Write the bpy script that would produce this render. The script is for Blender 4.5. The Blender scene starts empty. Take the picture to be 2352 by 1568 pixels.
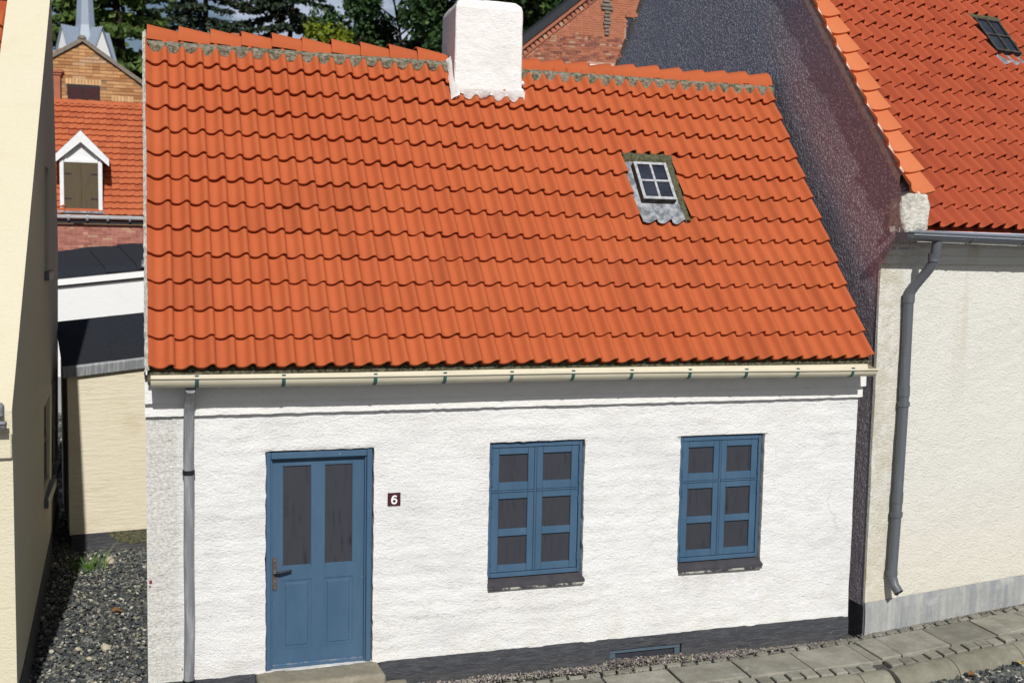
import bpy, bmesh, math, random
from mathutils import Vector, Matrix, noise as mnoise, geometry as mgeo
rad = math.radians
random.seed(7)
sc = bpy.context.scene
col = sc.collection
V = Vector

# ------------------------------------------------------------------ camera
YAW, PITCH, ROLL = .3155, .0872, .0194
CAM = V((.0304, -10.5, 4.183))
fwd = V((math.sin(YAW)*math.cos(PITCH), math.cos(YAW)*math.cos(PITCH), -math.sin(PITCH)))
rt0 = V((math.cos(YAW), -math.sin(YAW), 0)); up0 = rt0.cross(fwd)
rt = rt0*math.cos(ROLL) + up0*math.sin(ROLL)
upv = -rt0*math.sin(ROLL) + up0*math.cos(ROLL)
cam = bpy.data.cameras.new('camera')
cam.sensor_width = 36; cam.lens = 2568.4/2352*36
cam.clip_start = .1; cam.clip_end = 3000
cam.dof.use_dof = True; cam.dof.focus_distance = 12.6; cam.dof.aperture_fstop = 1.9
cam_o = bpy.data.objects.new('camera', cam); col.objects.link(cam_o)
m = Matrix((rt, upv, -fwd)).transposed().to_4x4(); m.translation = CAM
cam_o.matrix_world = m
sc.camera = cam_o

def px(P):                                   # where a world point falls in the frame (0..1, 0..1), only to choose which pieces are in view
    d = V(P) - CAM; z = d.dot(fwd)
    return ((1176 + 2568.4*d.dot(rt)/z)/2352, (784 - 2568.4*d.dot(upv)/z)/1568) if z > 0 else (-9, -9)
def inview(P, m=.02):
    x, y = px(P); return -m < x < 1+m and -m < y < 1+m

# ------------------------------------------------------------------ light
EL, AZ = rad(37), .058                        # sun a little left of straight behind the camera
sund = V((-AZ, -1, 0)).normalized()*math.cos(EL) + V((0, 0, math.sin(EL)))
w = bpy.data.worlds.new("World"); sc.world = w; w.use_nodes = True
nt = w.node_tree; bg = nt.nodes['Background']
sky = nt.nodes.new('ShaderNodeTexSky'); sky.sky_type = 'NISHITA'; sky.sun_disc = False
sky.sun_elevation = EL; sky.sun_rotation = rad(180) + math.atan(AZ)
sky.air_density = 1.0; sky.dust_density = 1.0; sky.ozone_density = 1.0
tc = nt.nodes.new('ShaderNodeTexCoord'); cmap = nt.nodes.new('ShaderNodeMapping'); cmap.inputs['Scale'].default_value = (1, 1, 3.2)
cn = nt.nodes.new('ShaderNodeTexNoise'); cn.inputs['Scale'].default_value = 5.5; cn.inputs['Detail'].default_value = 7; cn.inputs['Roughness'].default_value = .6
cr = nt.nodes.new('ShaderNodeMapRange'); cr.inputs[1].default_value = .44; cr.inputs[2].default_value = .60
zs = nt.nodes.new('ShaderNodeSeparateXYZ'); zr = nt.nodes.new('ShaderNodeMapRange'); zr.inputs[1].default_value = .25; zr.inputs[2].default_value = .14
cm_ = nt.nodes.new('ShaderNodeMath'); cm_.operation = 'MULTIPLY'; mx = nt.nodes.new('ShaderNodeMix'); mx.data_type = 'RGBA'
L_ = nt.links.new
L_(tc.outputs['Generated'], cmap.inputs[0]); L_(cmap.outputs[0], cn.inputs['Vector']); L_(cn.outputs['Fac'], cr.inputs[0]); L_(tc.outputs['Generated'], zs.inputs[0]); L_(zs.outputs[2], zr.inputs[0])
L_(cr.outputs[0], cm_.inputs[0]); L_(zr.outputs[0], cm_.inputs[1]); L_(cm_.outputs[0], mx.inputs[0]); L_(sky.outputs[0], mx.inputs[6]); mx.inputs[7].default_value = (16.5, 17.2, 20.5, 1)
L_(mx.outputs[2], bg.inputs[0]); bg.inputs[1].default_value = .047
sl = bpy.data.lights.new('sun', 'SUN'); sl.energy = 4.05; sl.angle = rad(.53); sl.color = (1, .972, .925)
so = bpy.data.objects.new('sun', sl); col.objects.link(so)
so.rotation_euler = (-sund).to_track_quat('-Z', 'Y').to_euler(); so.location = (0, -20, 30)
sc.view_settings.view_transform = 'Standard'; sc.view_settings.look = 'None'
sc.view_settings.exposure = 0; sc.view_settings.gamma = 1; sc.view_settings.use_curve_mapping = False

# ------------------------------------------------------------------ materials
class NB:
    def __init__(s, name):
        s.m = bpy.data.materials.new(name); s.m.use_nodes = True
        s.t = s.m.node_tree; s.n = s.t.nodes; s.l = s.t.links
        s.b = s.n['Principled BSDF']; s.geo = s.n.new('ShaderNodeNewGeometry'); s.height = None
    def link(s, a, b): s.l.new(a, b)
    def coords(s, scale=(1, 1, 1), rot=(0, 0, 0)):
        mp = s.n.new('ShaderNodeMapping'); mp.inputs['Scale'].default_value = scale; mp.inputs['Rotation'].default_value = rot
        s.link(s.geo.outputs['Position'], mp.inputs[0]); return mp.outputs[0]
    def noise(s, scale, detail=4, rough=.6, stretch=(1, 1, 1), dist=0):
        t = s.n.new('ShaderNodeTexNoise'); t.inputs['Scale'].default_value = scale; t.inputs['Detail'].default_value = detail
        t.inputs['Roughness'].default_value = rough; t.inputs['Distortion'].default_value = dist
        s.link(s.coords(stretch), t.inputs['Vector']); return t.outputs['Fac']
    def ramp(s, src, p0, p1, c0=(0, 0, 0, 1), c1=(1, 1, 1, 1)):
        r = s.n.new('ShaderNodeMapRange'); r.inputs[1].default_value = p0; r.inputs[2].default_value = p1
        s.link(src, r.inputs[0]); return r.outputs[0]
    def math(s, op, a, b=None):
        t = s.n.new('ShaderNodeMath'); t.operation = op; t.use_clamp = False
        for i, x in enumerate((a, b)):
            if x is None: continue
            if isinstance(x, (int, float)): t.inputs[i].default_value = x
            else: s.link(x, t.inputs[i])
        return t.outputs[0]
    def mix(s, fac, a, b):
        t = s.n.new('ShaderNodeMix'); t.data_type = 'RGBA'
        for i, x in ((0, fac), (6, a), (7, b)):
            if isinstance(x, (int, float)): t.inputs[i].default_value = x
            elif isinstance(x, tuple): t.inputs[i].default_value = (*x[:3], 1)
            else: s.link(x, t.inputs[i])
        return t.outputs[2]
    def sep(s, k):
        t = s.n.new('ShaderNodeSeparateXYZ'); s.link(s.geo.outputs['Position'], t.inputs[0]); return t.outputs[k]
    def objrand(s):
        t = s.n.new('ShaderNodeObjectInfo'); return t.outputs['Random']
    def island(s): return s.geo.outputs['Random Per Island']
    def bump(s, h, dist, strength=1.0):
        b = s.n.new('ShaderNodeBump'); b.inputs['Distance'].default_value = dist; b.inputs['Strength'].default_value = strength
        s.link(h, b.inputs['Height'])
        if s.height is not None: s.link(s.height, b.inputs['Normal'])
        s.height = b.outputs['Normal']; s.link(s.height, s.b.inputs['Normal'])
    def done(s, colr, rough=.8, spec=.3, metal=0):
        if isinstance(colr, tuple): s.b.inputs['Base Color'].default_value = (*colr[:3], 1)
        else: s.link(colr, s.b.inputs['Base Color'])
        if isinstance(rough, (int, float)): s.b.inputs['Roughness'].default_value = rough
        else: s.link(rough, s.b.inputs['Roughness'])
        s.b.inputs['Specular IOR Level'].default_value = spec; s.b.inputs['Metallic'].default_value = metal
        return s.m
M = {}
def basic(name, c, c2=None, scale=6, rough=.8, spec=.3, bump=0, bscale=30, metal=0, rand=0, stretch=(1, 1, 1), lo=.35, hi=.7, detail=5):
    b = NB(name); cc = c
    if c2: cc = b.mix(b.ramp(b.noise(scale, detail, .65, stretch), lo, hi), c, c2)
    if rand:
        hsv = b.n.new('ShaderNodeHueSaturation')
        if isinstance(cc, tuple): hsv.inputs['Color'].default_value = (*cc, 1)
        else: b.link(cc, hsv.inputs['Color'])
        b.link(b.math('MULTIPLY_ADD', b.objrand(), rand), hsv.inputs['Value'])
        b.n[-1] if False else None
        mul = hsv.inputs['Value'].links[0].from_node; mul.inputs[2].default_value = 1-rand/2
        cc = hsv.outputs[0]
    if bump: b.bump(b.noise(bscale, 6, .65), bump)
    M[name] = b.done(cc, rough, spec, metal)
    return M[name]

def plaster(name, c, dirt, dirt_lo=.55, dirt_hi=.85, coarse=.012, fine=.006, stretch=(1, 1, 2.2), mask=None, tint=None):
    b = NB(name)
    cc = b.mix(b.ramp(b.noise(2.2, 8, .68, (1, 1, 1.6)), dirt_lo, dirt_hi), c, dirt)
    if tint: cc = b.mix(b.ramp(b.noise(.9, 3, .5), .5, .75), cc, tint)
    if mask: cc = mask(b, cc)
    if name == 'whitewash':                      # brick courses just showing through the limewash, and trowel patches
        wv = b.n.new('ShaderNodeTexWave'); wv.bands_direction = 'Z'; wv.inputs['Scale'].default_value = 2.05; wv.inputs['Distortion'].default_value = 3.5
        wv.inputs['Detail'].default_value = 3; wv.inputs['Detail Scale'].default_value = 1.4; b.link(b.geo.outputs['Position'], wv.inputs[0])
        b.bump(b.math('MULTIPLY', wv.outputs['Fac'], b.ramp(b.noise(.8, 3, .5), .38, .62)), .0045)
        b.bump(b.ramp(b.noise(1.6, 7, .72), .40, .62), .005)
    b.bump(b.noise(7, 7, .62, stretch), coarse)
    b.bump(b.noise(24, 5, .7, (1, 1, 1.9)), fine*1.5)
    b.bump(b.noise(60, 4, .65, (1, 1, 1.4)), fine*.75)
    M[name] = b.done(cc, .85, .2); return M[name]

def wash_mask(b, cc):                        # worn grey render: a band by the downpipe, ochre runs, pin-holes
    x = b.sep(0); z = b.sep(2)
    n1 = b.noise(3, 6, .7); n2 = b.noise(34, 6, .75)
    band = b.math('SUBTRACT', 1, b.ramp(b.math('ADD', x, b.math('MULTIPLY', n1, .12)), .30, .40))
    spots = b.ramp(n2, .42, .62)
    worn = b.mix(spots, (.70, .69, .66), (.42, .41, .36))
    cc = b.mix(b.math('MULTIPLY', band, .85), cc, worn)
    low = b.math('MULTIPLY', b.math('SUBTRACT', 1, b.ramp(z, .1, .75)), b.ramp(b.noise(4, 7, .7), .45, .8))
    cc = b.mix(b.math('MULTIPLY', low, .55), cc, (.60, .55, .44))
    pin = b.ramp(b.noise(55, 4, .8), .66, .78)
    pin = b.math('MULTIPLY', pin, b.ramp(b.noise(1.3, 4, .6), .42, .7))
    cc = b.mix(b.math('MULTIPLY', pin, .65), cc, (.38, .36, .32))
    grime = b.math('MULTIPLY', b.ramp(b.noise(1.15, 8, .72, (1, 1, 1.5)), .50, .72), .55)
    cc = b.mix(grime, cc, (.585, .585, .60))
    och = b.math('MULTIPLY', b.ramp(b.noise(2.6, 7, .75), .60, .78), .5)
    cc = b.mix(och, cc, (.60, .545, .43))
    vn = b.n.new('ShaderNodeTexVoronoi'); vn.feature = 'DISTANCE_TO_EDGE'; vn.inputs['Scale'].default_value = 1.35
    wob = b.n.new('ShaderNodeMix'); wob.data_type = 'VECTOR'; wob.inputs[0].default_value = .16
    nn = b.n.new('ShaderNodeTexNoise'); nn.inputs['Scale'].default_value = 4; nn.inputs['Detail'].default_value = 5; b.link(b.geo.outputs['Position'], nn.inputs['Vector'])
    b.link(b.geo.outputs['Position'], wob.inputs[4]); b.link(nn.outputs['Color'], wob.inputs[5]); b.link(wob.outputs[1], vn.inputs['Vector'])
    for xa, xb, zt in ((3.2, 4.32, .70), (5.3, 6.4, .71), (1.0, 2.15, .5)):      # runs of dirt below the sills
        ins = b.math('MULTIPLY', b.ramp(x, xa-.05, xa+.05), b.math('SUBTRACT', 1, b.ramp(x, xb-.05, xb+.05)))
        ins = b.math('MULTIPLY', ins, b.math('MULTIPLY', b.math('SUBTRACT', 1, b.ramp(z, zt-.02, zt+.01)), b.ramp(z, zt-.36, zt)))
        ins = b.math('MULTIPLY', ins, b.ramp(b.noise(5, 5, .7, (1.6, 1, .22)), .42, .62))
        if zt > .6: cc = b.mix(b.math('MULTIPLY', ins, .28), cc, (.54, .50, .42))
    crack = b.math('MULTIPLY', b.math('SUBTRACT', 1, b.ramp(vn.outputs['Distance'], .002, .007)), b.ramp(b.noise(.9, 3, .5), .56, .66))
    return b.mix(b.math('MULTIPLY', crack, .35), cc, (.34, .32, .29))
plaster('whitewash', (.80, .796, .785), (.69, .68, .665), .46, .8, coarse=.014, fine=.0085, mask=wash_mask)
plaster('whitewash_plain', (.80, .79, .77), (.70, .69, .67), .5, .85, coarse=.012, fine=.006)
def stain_mask(b, cc):
    z = b.sep(2)
    s = b.ramp(b.noise(1.7, 4, .6, (1.2, 1.2, .07)), .60, .72)
    cc = b.mix(b.math('MULTIPLY', s, b.math('MULTIPLY', b.ramp(z, 2.2, 4.1), .55)), cc, (.50, .40, .20))
    xs = b.sep(0); n_ = b.noise(6, 6, .75)
    strip = b.math('MULTIPLY', b.math('SUBTRACT', 1, b.ramp(b.math('ADD', xs, b.math('MULTIPLY', n_, .14)), 8.10, 8.22)), b.ramp(n_, .35, .6))
    cc = b.mix(b.math('MULTIPLY', strip, .6), cc, (.52, .47, .34))
    low = b.math('SUBTRACT', 1, b.ramp(z, .1, 1.6))
    return b.mix(b.math('MULTIPLY', low, .45), cc, (.78, .71, .55))
plaster('cream_render', (.80, .785, .725), (.74, .72, .64), coarse=.016, fine=.013, stretch=(1, 1, 1.3), mask=stain_mask)
plaster('cream_plaster', (.69, .635, .475), (.64, .56, .385), .55, .9, coarse=.008, fine=.006, tint=(.70, .65, .51))
plaster('shed_plaster', (.69, .635, .49), (.58, .49, .33), .5, .85, coarse=.014, fine=.003, stretch=(.5, .5, 3.2))
plaster('far_plaster', (.76, .77, .77), (.70, .70, .70), coarse=.008, fine=.003)
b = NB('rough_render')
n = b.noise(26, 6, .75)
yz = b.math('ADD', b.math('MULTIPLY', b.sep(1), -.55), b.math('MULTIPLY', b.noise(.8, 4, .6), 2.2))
cc = b.mix(b.ramp(yz, -.4, 1.0), (.27, .285, .35), (.36, .305, .34))  # blue to purple shade of the pale wall put into its base colour
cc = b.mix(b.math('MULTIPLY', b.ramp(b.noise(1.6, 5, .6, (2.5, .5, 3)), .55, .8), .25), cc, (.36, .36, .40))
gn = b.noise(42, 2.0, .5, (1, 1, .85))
grit = b.math('MULTIPLY', b.ramp(gn, .54, .62), b.ramp(b.noise(.8, 4, .6), .26, .48))  # mask for painted glints: low sun catching the render's bumps, as pale colour
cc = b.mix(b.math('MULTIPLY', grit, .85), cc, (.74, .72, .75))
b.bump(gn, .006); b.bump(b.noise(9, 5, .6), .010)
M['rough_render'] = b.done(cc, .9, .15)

def tile_mat(name, c, c2, c3):
    b = NB(name)
    cc = b.mix(b.ramp(b.noise(1.1, 6, .65), .38, .72), c, c2)
    r = b.objrand()
    cc = b.mix(b.math('MULTIPLY', b.ramp(r, .6, 1), .45), cc, c3)
    cc = b.mix(b.math('MULTIPLY', b.ramp(b.noise(7, 6, .7, (2.2, 1, 1)), .58, .8), .35), cc, c3)
    speck = b.ramp(b.noise(42, 2, .5), .745, .77)
    cc = b.mix(b.math('MULTIPLY', speck, .6), cc, (.10, .05, .03))
    soot = b.math('MULTIPLY', b.ramp(b.noise(3.2, 7, .75, (1.6, .6, .6)), .60, .80), .38)
    cc = b.mix(soot, cc, tuple(x*.55 for x in c3))
    pale = b.math('MULTIPLY', b.ramp(b.noise(48, 2, .5, (1, 1.3, 1)), .76, .79), .5)
    cc = b.mix(pale, cc, (.55, .42, .30))
    b.bump(b.noise(120, 3, .6), .0015)
    M[name] = b.done(cc, .85, .18)
tile_mat('tile_orange', (.462, .114, .0415), (.425, .097, .034), (.318, .073, .028))
tile_mat('tile_red', (.40, .085, .037), (.35, .070, .031), (.27, .052, .026))
tile_mat('tile_coping', (.58, .185, .078), (.55, .165, .068), (.48, .13, .052))
tile_mat('tile_far', (.47, .135, .058), (.41, .105, .045), (.30, .07, .032))
basic('mortar', (.33, .30, .23), (.10, .10, .065), 22, .95, .1, .025, 45, lo=.4, hi=.62)
basic('mortar_dark', (.17, .16, .105), (.035, .035, .022), 24, .95, .1, .02, 45, lo=.36, hi=.62)
basic('mortar_moss', (.17, .165, .10), (.035, .04, .02), 28, .95, .1, .02, 55)
basic('mortar_white', (.74, .72, .66), (.42, .39, .32), 16, .9, .1, .03, 30, lo=.42, hi=.72)
b = NB('plinth_tar')
cc = b.mix(b.ramp(b.noise(9, 6, .7, (.5, .5, 2.5)), .42, .75), (.046, .048, .057), (.088, .092, .10))
cc = b.mix(b.math('MULTIPLY', b.ramp(b.noise(26, 5, .75, (.6, 1, 1.4)), .60, .70), .55), cc, (.22, .22, .23))
low = b.math('MULTIPLY', b.math('SUBTRACT', 1, b.ramp(b.sep(2), -.2, -.05)), b.ramp(b.noise(6, 6, .7), .4, .65))
cc = b.mix(b.math('MULTIPLY', low, .4), cc, (.16, .145, .12))
b.bump(b.noise(12, 6, .65, (.5, .5, 2.5)), .02); b.bump(b.noise(50, 4, .7), .006)
M['plinth_tar'] = b.done(cc, .62, .3)
b = NB('plinth_grey')
cc = b.mix(b.ramp(b.noise(3.2, 6, .7, (2.2, 2.2, .3)), .40, .66), (.27, .285, .295), (.43, .43, .40))
cc = b.mix(b.math('MULTIPLY', b.ramp(b.noise(5, 7, .72), .46, .72), .6), cc, (.24, .25, .255))
cc = b.mix(b.math('MULTIPLY', b.ramp(b.noise(2.1, 5, .7, (1, 1, 1.6)), .60, .72), .5), cc, (.54, .54, .52))
b.bump(b.noise(16, 6, .65), .012); M['plinth_grey'] = b.done(cc, .85, .2)
basic('plinth_black', (.03, .03, .036), (.05, .05, .055), 9, .7, .2, .012, 30)
b = NB('paint_blue')
cc = b.mix(b.ramp(b.noise(3, 6, .65, (1.5, 1, .5)), .35, .75), (.046, .098, .168), (.064, .124, .200))
cc = b.mix(b.math('MULTIPLY', b.ramp(b.noise(30, 4, .7), .69, .74), .8), cc, (.38, .42, .45))
b.bump(b.noise(60, 3, .5, (2, 1, .3)), .001); M['paint_blue'] = b.done(cc, .5, .35)
b = NB('paint_worn')                          # frame edges with the paint gone
cc = b.mix(b.ramp(b.noise(16, 6, .75, (1, 1, .4)), .46, .68), (.062, .128, .225), (.27, .26, .25))
b.bump(b.noise(50, 4, .6), .003); M['paint_worn'] = b.done(cc, .7, .2)
b = NB('pane_dark')
st = b.math('MULTIPLY', b.ramp(b.noise(16, 4, .6, (1.8, 1, .22), .5), .52, .72), b.ramp(b.noise(2.5, 3, .5), .35, .65))
cc = b.mix(b.math('MULTIPLY', st, .9), (.043, .046, .056), (.012, .013, .017))
b.bump(b.noise(9, 2, .5), .002); M['pane_dark'] = b.done(cc, .30, .45)
basic('pane_sky', (.022, .026, .040), (.045, .052, .07), 6, .12, .5)
basic('sill_black', (.052, .050, .058), (.075, .075, .085), 8, .55, .3, .004, 40)
basic('sill_flaked', (.40, .39, .34), (.045, .045, .05), 11, .8, .2, .006, 40, lo=.44, hi=.54)
basic('iron_dark', (.012, .014, .018), None, rough=.5)
basic('lock_brown', (.075, .048, .038), (.12, .085, .07), 20, .5, .4)
basic('steel', (.45, .45, .46), None, rough=.3, spec=.5, metal=.8)
basic('zinc', (.19, .20, .215), (.38, .385, .39), 7, .5, .4, .003, 40, stretch=(4, 4, .35), lo=.45, hi=.75)
basic('zinc_dark', (.105, .115, .13), (.16, .17, .185), 5, .45, .45, .002, 40, stretch=(3, 3, .4), lo=.5, hi=.8)
basic('zinc_rim', (.24, .27, .33), (.32, .35, .40), 5, .45, .4)
basic('gutter_cream', (.66, .61, .47), (.52, .49, .38), 4, .45, .35, .001, 30, stretch=(.6, 2, 2), lo=.45, hi=.8)
basic('copper_green', (.02, .085, .08), (.06, .15, .13), 25, .6, .3)
basic('lead', (.14, .155, .18), (.40, .41, .43), 11, .6, .3, .012, 22, lo=.42, hi=.62)
basic('sash_paint', (.46, .465, .48), (.20, .21, .235), 26, .6, .3, .003, 60, lo=.45, hi=.7)
basic('sash_side', (.025, .025, .025), (.10, .085, .065), 20, .8)
for nm, c, c2, rv in (('slab_concrete', (.325, .312, .262), (.195, .186, .152), .42), ('kerb_concrete', (.30, .286, .226), (.18, .172, .13), .2), ('step_concrete', (.335, .305, .23), (.215, .195, .15), .1)):
    b = NB(nm); cc = b.mix(b.ramp(b.noise(3.4, 8, .7), .36, .70), c, c2)
    cc = b.mix(b.math('MULTIPLY', b.ramp(b.noise(70, 3, .7), .56, .70), .6), cc, tuple(x*.42 for x in c))
    cc = b.mix(b.math('MULTIPLY', b.ramp(b.noise(9, 6, .75), .58, .74), .5), cc, (.13, .13, .115))
    cc = b.mix(b.math('MULTIPLY', b.ramp(b.noise(5, 5, .6), .60, .75), .45), cc, (.46, .46, .47))
    hsv = b.n.new('ShaderNodeHueSaturation'); b.link(cc, hsv.inputs['Color']); ad = b.math('ADD', b.math('MULTIPLY', b.objrand(), rv), 1-rv/2); b.link(ad, hsv.inputs['Value'])
    b.bump(b.noise(14, 6, .7), .014); b.bump(b.noise(80, 3, .7), .005)
    M[nm] = b.done(hsv.outputs[0], .92, .12)
basic('earth', (.085, .083, .08), (.14, .135, .12), 9, .95, .1, .02, 40)
basic('ground_gravel', (.17, .165, .155), (.10, .10, .097), 18, .95, .1, .02, 30)
def stones(name, cols, rough=.8):
    b = NB(name); r = b.n.new('ShaderNodeValToRGB'); b.link(b.island(), r.inputs[0])
    e = r.color_ramp; e.interpolation = 'CONSTANT'
    while len(e.elements) > 1: e.elements.remove(e.elements[-1])
    e.elements[0].color = (*cols[0], 1)
    for i, c in enumerate(cols[1:]): e.elements.new((i+1)/len(cols)).color = (*c, 1)
    cc = b.mix(b.math('MULTIPLY', b.ramp(b.noise(45, 3, .6), .4, .7), .3), r.outputs[0], (.09, .09, .088))
    M[name] = b.done(cc, rough, .25)
stones('gravel', [(.05, .062, .064), (.10, .115, .105), (.033, .040, .047), (.17, .18, .155), (.062, .075, .075), (.24, .235, .18), (.075, .095, .09), (.12, .115, .095), (.045, .045, .047), (.085, .09, .095), (.26, .245, .20), (.06, .064, .068), (.50, .48, .41), (.16, .175, .175), (.09, .095, .10)])
stones('grit', [(.25, .23, .19), (.07, .06, .075), (.32, .29, .24), (.14, .12, .12), (.09, .08, .085), (.22, .18, .14), (.40, .37, .32)])
basic('pale_stone', (.55, .50, .38), (.36, .33, .26), 14, .8, .2, .01, 40)
basic('felt_black', (.017, .020, .028), (.028, .032, .041), 20, .85, .25, .004, 90)
basic('white_paint', (.78, .79, .80), (.70, .70, .71), 5, .5, .3)
basic('white_fascia', (.82, .82, .82), None, rough=.5)
basic('shutter_olive', (.105, .080, .048), (.085, .064, .038), 6, .7, .2, .002, 40, stretch=(3, 3, .4))
basic('brown_wood', (.055, .018, .020), (.042, .014, .016), 6, .7, .2)
for nm, a, c in (('brick_yellow', (.56, .31, .145), (.34, .155, .065)), ('brick_red', (.44, .165, .095), (.20, .075, .058)), ('brick_pink', (.44, .19, .15), (.30, .11, .085))):
    b = NB(nm); r = b.objrand()
    cc = b.mix(b.ramp(r, .15, .9), a, c)
    cc = b.mix(b.math('MULTIPLY', b.ramp(r, .93, .94), .6), cc, (.62, .42, .27))
    cc = b.mix(b.math('MULTIPLY', b.ramp(b.noise(5, 5, .7), .45, .75), .35), cc, tuple(x*.55 for x in c))
    M[nm] = b.done(cc, .9, .15)
basic('joint_grey', (.30, .19, .11), (.24, .14, .08), 6, .95, .1)
basic('joint_red', (.47, .29, .22), (.36, .19, .14), 6, .95, .1)
basic('coping_stone', (.25, .215, .18), (.16, .14, .115), 8, .9, .15, .01, 30)
basic('sheet_zinc', (.215, .265, .345), (.275, .325, .395), 3, .45, .4, stretch=(6, 6, .4))
basic('slate_dark', (.022, .024, .030), (.032, .034, .04), 8, .7, .3)
basic('bark', (.055, .042, .03), (.03, .024, .02), 7, .95, .1, .02, 12)
def leafmat(name, a, c, hi):
    b = NB(name); i = b.island()
    cc = b.mix(b.ramp(i, .0, .85), a, c); cc = b.mix(b.ramp(i, .9, 1.0), cc, hi)
    b.b.inputs['Base Color'].default_value = (*a, 1)
    M[name] = b.done(cc, .6, .25)
leafmat('leaf_spruce', (.036, .070, .018), (.095, .150, .032), (.16, .21, .045))
leafmat('leaf_open', (.022, .038, .026), (.040, .062, .034), (.06, .085, .04))
leafmat('leaf_lime', (.10, .15, .012), (.20, .235, .018), (.30, .32, .03))
leafmat('leaf_dark', (.018, .045, .016), (.045, .095, .028), (.10, .16, .05))
leafmat('leaf_mid', (.03, .062, .014), (.075, .125, .022), (.19, .21, .04))
leafmat('grass_blade', (.045, .11, .018), (.10, .19, .035), (.19, .26, .06))
basic('sign_maroon', (.055, .012, .018), None, rough=.4, spec=.5)
basic('sign_white', (.85, .85, .84), None, rough=.5)
basic('leaf_brown', (.14, .065, .03), (.22, .13, .05), 20, .8)
basic('leaf_yellow', (.45, .34, .05), (.35, .22, .04), 20, .8)
M['paint_red'] = basic('paint_red', (.22, .03, .025), None)

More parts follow.
